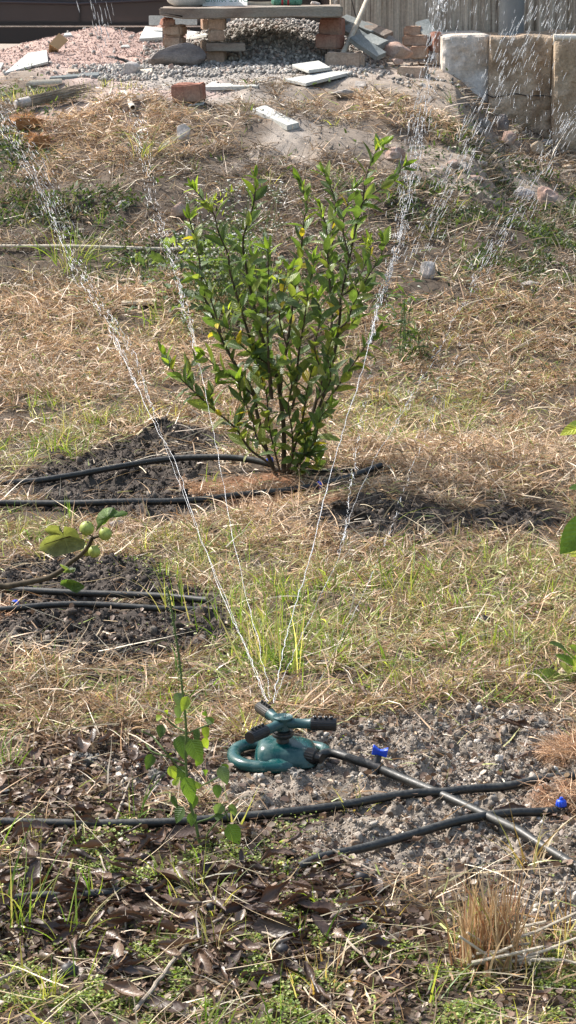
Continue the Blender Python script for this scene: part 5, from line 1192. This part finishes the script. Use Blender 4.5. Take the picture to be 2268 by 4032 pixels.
# PVC end, broom, coir lumps, cardboard, wire
b = PT(525, 450); MBp = MB()
dirp = Vector((.18, -1, -.12)).normalized(); q0 = b + Vector((0, -.02, .034)); r_ = .0165
vs, fs = tube([q0 - dirp * .45, q0], r_, 20, 0, False); MBp.add(vs, fs); vs, fs = tube([q0, q0 - dirp * .45], r_ * .78, 20, 0, False); MBp.add(vs, fs)
ring = []
for k in range(20): ring.append((k, (k + 1) % 20))
a1, _ = tube([q0 - dirp * .01, q0], r_, 20, 0, False); a2, _ = tube([q0 - dirp * .01, q0], r_ * .78, 20, 0, False)
MBp.add(a1[20:] + a2[20:], [(k, k2, 20 + k2, 20 + k) for k, k2 in ring])
tag(MBp.build('pipe_end', M['pvc']), 'open end of a cream plastic pipe sticking out of the bank lip', 'pipe')
def broom():
    a = PT(66, 452); b = PT(352, 395); a.z += .055; b.z += .06; root = empty('twig_broom', a, 'bundle of thin grey broom sticks lying at the left edge of the bank', 'broom'); d = b - a
    m = MB(); n_ = d.normalized(); sv = n_.cross(Vector((0, 0, 1)))
    for k in range(110):
        an = random.uniform(0, 6.28); rr = .026 * math.sqrt(random.random()); o = sv * math.cos(an) * rr + Vector((0, 0, 1)) * math.sin(an) * rr
        e = random.uniform(.8, 1.12); m.add(*tube([o, d * .5 * e + o * 1.15 + rv(.003), d * e + o * random.uniform(1.2, 2.0) + rv(.008)], [.0021, .0017, .0008], 4))
    m.build('sticks', M['twig'], root)
    MB().add(*tube([d * -.02, d * .06, d * .16, d * .18], [.020, .028, .028, .026], 14)).build('binding', M['rock_pale'], root)
broom()
def coirlump(x0, x1, y0, y1, lab):
    o = rock('coir_lump', x0, x1, y0, y1, M['coir'], lab, 'coir', seed=int(x0), rough=.3); n = 260; c = o.location; w_ = (x1 - x0) / S(c) / 2; h_ = (y1 - y0) / S(c) / 2
    a = rng.uniform(0, 6.28, n); e = rng.uniform(.0, 1.4, n)
    blades('fibres', np.cos(a) * np.cos(e) * w_, np.sin(a) * np.cos(e) * w_ * .7, np.sin(e) * h_, a, e * .6, rng.normal(.8, .8, n), rng.uniform(.02, .05, n), rng.uniform(.0012, .002, n), pick(n, [(.50, .28, .13), (.36, .18, .08)], [2, 1]), M['straw'], 3, tip=.6, parent=o)
M['coir'] = stone('coir', (.24, .11, .045), (.44, .24, .11), None, 30, .95, .8, .004, (1, 1, 3), fine=160)
coirlump(18, 172, 455, 520, 'larger tuft of orange-brown coconut fibre below the broom')
coirlump(90, 205, 532, 592, 'smaller tuft of orange-brown coconut fibre, further down the bank')
def cardboard():
    b = PT(228, 210); root = empty('cardboard_box', b, 'opened cardboard box tipped on the pinkish heap', 'box'); s = S(b); m = MB()
    def pan(pts, th=.004):
        c = [Vector((x / s, y, z / s)) for x, y, z in pts]; nr = (c[1] - c[0]).cross(c[2] - c[0]).normalized() * th; vs = c + [p + nr for p in c]; m.add(vs, [(0, 1, 2, 3), (7, 6, 5, 4)] + [(i, 4 + i, 4 + (i + 1) % 4, (i + 1) % 4) for i in range(4)])
    pan([(-34, .0, 36), (2, .0, 12), (38, .06, 48), (2, .06, 76)]); m.build('lid_panel', M['cardboard'], root, False); m = MB()
    pan([(-34, .0, 36), (-40, .02, -16), (-8, .10, -10), (-6, .10, 36)]); pan([(-34, .004, 36), (2, .004, 12), (-4, .05, 0), (-36, .05, 8)]); m.build('side_panels', M['cardboard'], root, False)
cardboard()
def wire():
    b = PT(470, 270); m = MB(); c = []
    for i in range(60): a = i * .42; c.append(b + Vector((math.cos(a) * (.055 + .02 * math.sin(i)), math.sin(a) * .05 + .02, .02 + .045 * abs(math.sin(a * .5)) + random.uniform(0, .006))))
    m.add(*tube(catmull(c, 2), .0028, 5)); t = [PT(405, 298), PT(440, 290), PT(480, 292)]; m.add(*tube(catmull([p + Vector((0, 0, .012)) for p in t], 5), .0028, 5))
    t = [PT(500, 245), PT(540, 240), PT(585, 262)]; m.add(*tube(catmull([p + Vector((0, 0, .03)) for p in t], 5), .0028, 5))
    tag(m.build('wire_coil', M['wire']), 'tangled coil of black wire beside the pale round rock', 'wire')
wire()

# ------------------------------------------------------------------ wall, footings, pipes
def rough_block(name, x0, x1, y, ztop, zbot, dep, m, lab, cat, amp=.02, step=.02, streak=0, round_=.018, lean=0, seed=0, slope=0):
    nx = max(4, int((x1 - x0) / step)); zs_ = step if not streak else .06; nz = max(4, int((ztop - zbot) / zs_)); m_ = MB(); V = []; F = []
    X = np.linspace(x0, x1, nx); Zz = np.linspace(zbot, ztop, nz); GX_, GZ_ = np.meshgrid(X, Zz)
    if streak:
        n1 = vn(GX_ * 38, GZ_ * .7, 5 + seed); n2 = vn(GX_ * 90, GZ_ * 1.3, 15 + seed); n3 = vn(GX_ * 9, GZ_ * 2.5, 25); D = (n1 * .6 + n2 * .4 - .5) * amp * (.35 + 1.1 * n3)
    else:
        D = (fbm(GX_ * 5, GZ_ * 5, 7 + seed) - .5) * amp * 2 + (fbm(GX_ * 24, GZ_ * 24, 17 + seed) - .5) * amp * .8
        edge = np.minimum(np.minimum(GX_ - x0, x1 - GX_), ztop - GZ_); D = D + np.where(edge < round_, (round_ - edge) ** 2 / round_, 0) * .8
        GZ_ = GZ_ + np.where(GZ_ > ztop - .02, (vn(GX_ * 12, 0 * GX_, 3 + seed) - .6) * .03, 0)
    D = D + lean * (GZ_ - zbot)
    Y = y + D; V = np.stack([GX_, Y, GZ_], -1).reshape(-1, 3); i = np.arange(nx * nz).reshape(nz, nx); F = np.stack([i[:-1, :-1], i[:-1, 1:], i[1:, 1:], i[1:, :-1]], -1).reshape(-1, 4)
    m_.add(V.tolist(), F.tolist())
    # top, sides, back joined to the front's own edge rows
    t = [tuple(V[i[-1, k]]) for k in range(nx)]; tb = [(a[0], y + dep, a[2] - slope) for a in t]; m_.add(t + tb, [(k, k + 1, nx + k + 1, nx + k) for k in range(nx - 1)])
    for col_ in (0, -1):
        l = [tuple(V[i[k, col_]]) for k in range(nz)]; lb = [(a[0], y + dep, a[2]) for a in l]; fs = [(k, k + 1, nz + k + 1, nz + k) for k in range(nz - 1)]; m_.add(l + lb, fs if col_ else [f[::-1] for f in fs])
    m_.add([(x0, y + dep, zbot), (x1, y + dep, zbot), (x1, y + dep, ztop - .01), (x0, y + dep, ztop - .01)], [(3, 2, 1, 0)])
    return tag(m_.build(name, m, None, True), lab, cat)
zt = W(1800, 138, 13.25).z
def xat(px, d): return W(px, 300, d).x
def wallmat():
    m, t, p, o = newmat('streaked_wall'); co = objco(t, (75, 1, 1.3)); co2 = objco(t); a = noi(t, co, 1.0, 5, .7); g = noi(t, co2, 3, 4, .6); b = noi(t, co2, 60, 4, .7)
    col = ramp(t, a, [(.34, (.16, .12, .09)), (.44, (.46, .37, .29)), (.56, (.64, .54, .43)), (.66, (.86, .76, .62))])
    col = mixc(t, ramp(t, g, [(.45, (0, 0, 0)), (.65, (.5, .5, .5))]), col, (.66, .56, .45)); col = mixc(t, .7, col, ramp(t, b, [(.25, (.6, .6, .6)), (.75, (1.3, 1.3, 1.3))]), 'MULTIPLY')
    t.links.new(col, p.inputs['Base Color']); p.inputs['Roughness'].default_value = .9; t.links.new(bump(t, a, .8, .01, bump(t, b, .4, .004)), p.inputs['Normal']); return m
wm = wallmat()
rough_block('concrete_wall', xat(1300, 14.1), 9.0, 14.1, 5.0, .7, .25, wm, 'tall tan concrete wall with rough vertical streaks across the top right', 'wall', .06, .009, 1)
rough_block('footing', xat(1742, 13.25), xat(1928, 13.2), 13.25, zt, .6, .83, M['plaster'], 'whitish plastered concrete footing block below the wall, left of the tan one', 'footing', .04, .014, lean=.03, seed=1)
rough_block('footing', xat(1929, 13.17), xat(2184, 13.12), 13.17, zt - .006, .3, .91, M['concrete'], 'cracked tan concrete footing under the grey downpipe', 'footing', .055, .014, lean=.03, seed=2)
rough_block('foundation', xat(2185, 13.05), 6.5, 13.05, zt + .004, .1, 1.03, M['foundation'], 'tan rendered foundation wall running off the right edge', 'foundation', .05, .018, lean=.01, seed=3)
# crack in the middle footing: a real dark groove-like seam of thin shards
ck = [(1915,372),(1940,384),(1975,378),(2010,372),(2040,368),(2075,378),(2110,378),(2150,374),(2176,382)]
fo = [o for o in bpy.data.objects if o.name.startswith('footing')][1]
m_ = MB(); c = catmull([W(px, py + random.uniform(-3, 3), 13.18) for px, py in ck], 5); m_.add(*tube(c, [random.uniform(.0015, .0048) for _ in c], 6))
cr = m_.build('crack', M['wire'], fo); cr['label'] = 'dark horizontal crack'
# downpipe
b = W(2016, 140, 13.55); zb = zt - .03
r_ = .5 * 100 / S(b); dp = empty('downpipe', (b.x, 13.6, zb), 'thick grey plastic downpipe standing on the footing ledge', 'pipe')
MB().add(*lathe([(r_, 0), (r_, 3.2)], 40)).build('pipe', M['pvc_grey'], dp); MB().add(*lathe([(r_ * 1.06, -.002), (r_ * 1.06, .028), (r_ * 1.01, .034)], 40)).build('collar', M['pvc_grey'], dp)
a = W(2180, 148, 12.95); m_ = MB(); rr = .5 * 27 / S(a)
c = [a, a + Vector((.012, 0, 0)), a + Vector((.013, 0, 0)), a + Vector((1.6, 0, -.01))]; m_.add(*tube(c, [rr * 1.12, rr * 1.12, rr, rr], 20))
tag(m_.build('plastic_pipe', M['pvc']), 'cream plastic pipe lying level on the foundation ledge at the right edge', 'pipe')
for pts, lab in (([(1375,-60),(1385,0),(1400,60),(1420,110)], 'thin dark cable hanging down the wall'), ([(1345,-50),(1325,0),(1305,30)], 'thin pale cord running up from the slab')):
    c = catmull([W(x, y, 14.03 if 'dark' in lab else 13.9) for x, y in pts], 5); tag(MB().add(*tube(c, .003, 5)).build('cable' if 'dark' in lab else 'cord', M['wire'] if 'dark' in lab else M['rock_pale']), lab, 'cable')

# ------------------------------------------------------------------ car behind the heap
def car():
    YC = 15.75; gz = hz(-2.0, YC); x_seam = W(315, 100, YC).x; root = empty('parked_car', (x_seam, YC + .88, gz), 'dark grey parked car behind the pinkish heap at the top left', 'car')
    # side outline (x along the car, rear to the right), ground clearance .17
    lower = [(-2.35, .30), (-2.30, .60), (-2.1, .78), (-1.15, .93), (-.95, .95), (1.95, 1.0), (2.22, .97), (2.30, .75), (2.28, .36)]
    def arch(cx, r=.37): return [(cx + r * math.cos(a), .31 + r * math.sin(a)) for a in [math.pi * k / 10 for k in range(11)]]
    bottom = [(2.1, .22)] + arch(1.42) + [(.98, .235), (-.9, .235)] + arch(-1.42) + [(-1.95, .22)]
    prof = lower + bottom; H2 = .86
    bm = bmesh.new()
    def ring(y, ins):
        return [bm.verts.new((x * (1 - ins * .02), y, .60 + (z - .60) * (1 - ins * .05))) for x, z in prof]
    rs_ = [ring(-H2 + .0, 1.6), ring(-H2 - .02, .8), ring(-H2 - .03, 0), ring(H2 + .03, 0), ring(H2, 1.6)]; n = len(prof)
    for a, b_ in zip(rs_, rs_[1:]):
        for i in range(n): bm.faces.new((a[i], a[(i + 1) % n], b_[(i + 1) % n], b_[i]))
    bm.faces.new(rs_[0][::-1]); bm.faces.new(rs_[-1]); bmesh.ops.recalc_face_normals(bm, faces=bm.faces)
    link('body', bm_mesh(bm, 'body', True, 30), M['car'], root)
    m = MB(); gh = [(-1.05, .93), (-.35, 1.42), (.2, 1.47), (1.15, 1.45), (1.95, 1.0)]
    vs = [(x, -.80 + .18 * (z - .93), z) for x, z in gh] + [(x, .80 - .18 * (z - .93), z) for x, z in gh]; k = len(gh)
    m.add(vs, [tuple(range(k))[::-1], tuple(range(k, 2 * k))] + [(i, i + 1, k + i + 1, k + i) for i in range(k - 1)]); m.build('cabin', M['car'], root, False)
    for w4 in ([(-.85, .97), (-.33, 1.36), (.0, 1.39), (.0, .98)], [(.06, .98), (.06, 1.39), (.85, 1.39), (.95, 1.0)], [(1.0, 1.0), (.92, 1.38), (1.15, 1.38), (1.6, 1.02)]):
        m = MB(); m.add([(x, -.806 + .18 * (z - .93), z) for x, z in w4], [(0, 1, 2, 3)]); m.build('window', M['car_glass'], root, False)
    for x in (0, -.98, .93):
        MB().add(*tube([Vector((x, -H2 - .0315, .34)), Vector((x + .02, -H2 - .0315, .92))], .0045, 6)).build('door_seam', M['car_black'], root)
    def pan(nm, x0, x1, z0, z1, y0, th, mat_): bm = box_bm(x1 - x0, th, z1 - z0, .01, 2, 0); link(nm, bm_mesh(bm, nm), mat_, root, ((x0 + x1) / 2, y0, z0))
    pan('sill', -.98, .98, .20, .345, -H2 - .022, .05, M['car_black']); pan('sill_trim', -1.0, 1.0, .315, .325, -H2 - .046, .012, M['chrome'])
    MB().add(*tube([Vector((-2.0, -H2 - .028, .52)), Vector((0, -H2 - .033, .475)), Vector((1.9, -H2 - .028, .56))], .010, 8)).build('door_crease', M['car'], root)
    for x in (-.22, .78): pan('door_handle', x - .09, x + .09, .80, .825, -H2 - .045, .03, M['car'])
    for x in (-2.28, 2.26): pan('headlight' if x < 0 else 'tail_light', x - .04, x + .04, .62, .76, -.6, .3, M['chrome'] if x < 0 else M['lamp_red'])
    for cx in (-1.42, 1.42):
        for sy in (-1, 1):
            Mr = Matrix.Rotation(R(90) * sy, 3, 'X'); wl = MB().add(*lathe([(.21, -.10), (.30, -.10), (.32, -.07), (.32, .07), (.30, .10), (.21, .10)], 36, 0, Mr)).build('wheel', M['car_black'], root, loc=(cx, sy * .78, .31))
            MB().add(*lathe([(.20, .04), (.205, .085), (.17, .07), (.06, .06), (.05, .09), (.01, .09)], 20, .06, Mr)).build('rim', M['chrome'], wl)
car()

# ------------------------------------------------------------------ dead leaves, twigs, nuts in the foreground
DESC = []
def dead_leaf_mesh(seed):
    rs = random.Random(seed); nl, nw = 20, 10; V = []; UV = []; roll = rs.uniform(2.6, 6.0); bend = rs.uniform(-.7, .7); wd = rs.uniform(.20, .30); tw = rs.uniform(-.6, .6)
    for i in range(nl + 1):
        t = i / nl; hw = wd * (1 + .22 * math.sin(t * 11 + seed * 2)) * (math.sin(math.pi * min(.99, t ** .85 * .97 + .02)) ** .7); p = roll * (.75 + .5 * math.sin(t * 3 + seed))
        for j in range(nw + 1):
            u = j / nw * 2 - 1; a = u * p * .5; rr = hw * 2 / max(p, .3); x = math.sin(a) * rr * .5 * 1.6; z = (1 - math.cos(a)) * rr * .5 * 1.6
            k = math.sin((t - abs(u) * .10) * 2 * math.pi * 8) * .004 * (.4 + abs(u)); x += rs.uniform(-.012, .012); z += k + rs.uniform(-.014, .014) * abs(u)
            ca, sa = math.cos(tw * t), math.sin(tw * t); x, z = x * ca - z * sa, x * sa + z * ca
            V.append((x, t - .5, z + bend * (t - .5) ** 2 * .8)); UV.append((u * .5 + .5, t))
    F = [(i * (nw + 1) + j, i * (nw + 1) + j + 1, (i + 1) * (nw + 1) + j + 1, (i + 1) * (nw + 1) + j) for i in range(nl) for j in range(nw)]
    c = Vector(rs.choice([(.08, .05, .037), (.125, .08, .058), (.05, .034, .027), (.17, .115, .085), (.068, .044, .034), (.23, .18, .14)]))
    tone = 'dark' if c.x < .075 else ('pale' if c.x > .2 else ('reddish' if c.x > .15 else 'brown')); DESC.append(('tightly rolled ' if roll > 4.2 else ('half curled ' if roll > 3.0 else 'open ')) + tone)
    zmin = min(v[2] for v in V); V = [(x, y, z - zmin) for x, y, z in V]
    return npmesh('dead_leaf', np.array(V), np.array(F), np.tile(np.array(c[:]), (len(V), 1)), np.array(UV), True)
DL = [dead_leaf_mesh(i) for i in range(22)]
for m_ in DL: m_.materials.append(M['leaf_dry'])
def dead_leaves():
    def put(px, py, ln, yaw=None, mi=None, lab=None, roll=None, up=0):
        p = P(px, py); mi = random.randrange(len(DL)) if mi is None else mi; o = bpy.data.objects.new('dead_leaf', DL[mi]); C.objects.link(o)
        o.location = p + Vector((0, 0, random.uniform(.004, .028))); s = ln / S(p); o.scale = (s * random.uniform(.85, 1.15), s, s)
        o.rotation_euler = (random.gauss(0, .22) + up, random.gauss(0, .4) if roll is None else roll, R(yaw) if yaw is not None else random.uniform(0, 6.28))
        if lab: tag(o, lab, 'dead leaf')
        else: tag(o, (DESC[mi] + ' dead leaf ' + ('on the bare soil' if py < 3300 else 'in the foreground litter')).replace('brown dead', 'brown dead'), 'dead leaf', DESC[mi] + ' dead leaves ' + ('on the soil' if py < 3300 else 'in the litter'))
    special = [(2030,2895,150,50,'curled brown leaf on the pale soil at right, above the crossing hoses'),(1395,2880,150,-10,'long curled brown leaf right of the sprinkler arm'),(1475,2910,95,80,'short curled leaf touching the long one right of the sprinkler'),
      (2035,3090,110,-40,'light brown ribbed leaf leaning on the hose left of the fibre mulch'),(2010,3215,130,80,'grey-brown leaf lying between the two crossing hoses'),(2090,2990,110,80,'curled leaf touching the coconut fibre mulch'),(1640,3350,90,20,'brown leaf below the thin drip hose'),
      (1830,3450,170,-20,'long curled brown leaf upright beside the pale soil patch'),(1420,2760,110,20,'brown leaf standing at the edge of the grass behind the sprinkler'),(2140,3790,170,-15,'dark rolled leaf right of the stubble clump'),(130,3470,170,-5,'long ribbed dark leaf at the lower left'),(150,3010,130,0,'dark leaf standing upright left of the pale soil lump'),
      (370,2950,110,0,'brown leaf standing behind the pale soil lump'),(625,3990,220,75,'large glossy ribbed leaf at the bottom left of centre'),(270,3030,100,5,'small curled leaf left of the pale soil lump'),(120,3340,210,-50,'long rolled leaf crossing under the lower left hose'),
      (1260,3625,230,75,'large crumpled flat brown leaf lying in the centre of the litter'),(1450,3610,120,60,'pale crumpled leaf right of the large one'),(1150,3720,130,80,'pale flat leaf half under the litter at centre'),(160,2660,110,70,'flat dark brown leaf at the left edge of the straw'),(400,3990,60,0,'small bit of leaf')]
    for px, py, ln, yaw, lab in special[:-1]: put(px, py, ln, yaw, None, lab)
    n = 0
    while n < 250:
        px = random.uniform(-30, 1560); py = random.triangular(3250, 4060, 3650)
        p = march(px, py, base_h); zz = zone('litter', np.array([p.x]), np.array([p.y]))[0]
        if random.random() > zz * .95 + .06: continue
        put(px, py, random.triangular(75, 220, 130)); n += 1
    for k in range(26): put(random.uniform(0, 600), random.uniform(2880, 3330), random.uniform(70, 150))
    for k in range(30): put(random.uniform(1500, 2268), random.uniform(3560, 4040), random.uniform(60, 130))
    for k in range(16): put(random.uniform(1200, 2200), random.uniform(2850, 3500), random.uniform(40, 85))
dead_leaves()
for pts, r, lab in (([(530,4010),(640,3880),(720,3780),(800,3700),(880,3630)], .0035, 'long bare twig lying diagonally at the bottom left'), ([(905,3630),(1000,3690),(1090,3745)], .0028, 'thin twig right of the long diagonal one'), ([(1300,3680),(1400,3780),(1470,3850)], .0028, 'twig lying under the dead leaves at bottom centre'),
     ([(395,3400),(430,3500),(470,3590)], .0016, 'pale straight straw stalk above the half buried hose'), ([(210,3810),(290,3840),(360,3855)], .002, 'pale stick lying near the bottom left'), ([(0,3900),(60,3860),(110,3845)], .003, 'pale stick at the left edge near the bottom'),
     ([(2180,2885),(2230,2880),(2300,2878)], .004, 'dark twig at the right edge above the fibre mulch'), ([(1890,2545),(1950,2510),(2000,2490)], .005, 'dark stick in the dry grass at right'), ([(480,3190),(545,3200),(620,3130)], .0028, 'bent pale twig left of the spiked weed'), ([(455,3260),(500,3120),(515,3080)], .0022, 'thin pale twig sticking up left of the spiked weed'),
     ([(1310,3400),(1450,3440),(1560,3480)], .0022, 'pale straw stalk on the litter below the thin drip hose'), ([(1090,2030),(1300,2040),(1500,2030)], .002, 'long pale stalk in front of the bush')):
    c = [P(*q) + Vector((0, 0, r + .008 + random.uniform(0, .012))) for q in pts]; c = catmull(c, 5); c = [p + rv(.0008) for p in c]
    tag(MB().add(*tube(c, [r * (1.1 - .5 * i / len(c)) for i in range(len(c))], 7)).build('twig', M['twig']), lab, 'twig')
for px, py, s_, lab in ((1085,3690,.016,'dark round nut under a twig right of bottom centre'), (1112,3768,.013,'dark round nut below the first one'), (272,3855,.016,'dark round nut in the ground cover at lower left'), (1418,3675,.015,'dark nut among crumpled leaves'), (1424,3478,.014,'dark nut beside the pale soil below the drip hose'), (830,3590,.012,'dark nut hidden in the leaf pile'), (1905,2460,.018,'black nut in the dry grass at right')):
    prof = [(.0004, s_)] + [(s_ * math.sin(a) * (1 + .04 * math.sin(3 * a)), s_ * math.cos(a) * .9) for a in [i * math.pi / 14 for i in range(1, 14)]] + [(.0004, -s_ * .9)]
    prof = [(s_ * .12, s_ * 1.08)] + prof[1:]
    o = MB().add(*lathe(prof, 22, .02, Matrix.Rotation(random.uniform(-.8, .8), 3, 'X'))).build('nut', M['nut'], loc=P(px, py) + Vector((0, 0, s_ * .75))); tag(o, lab, 'nut')
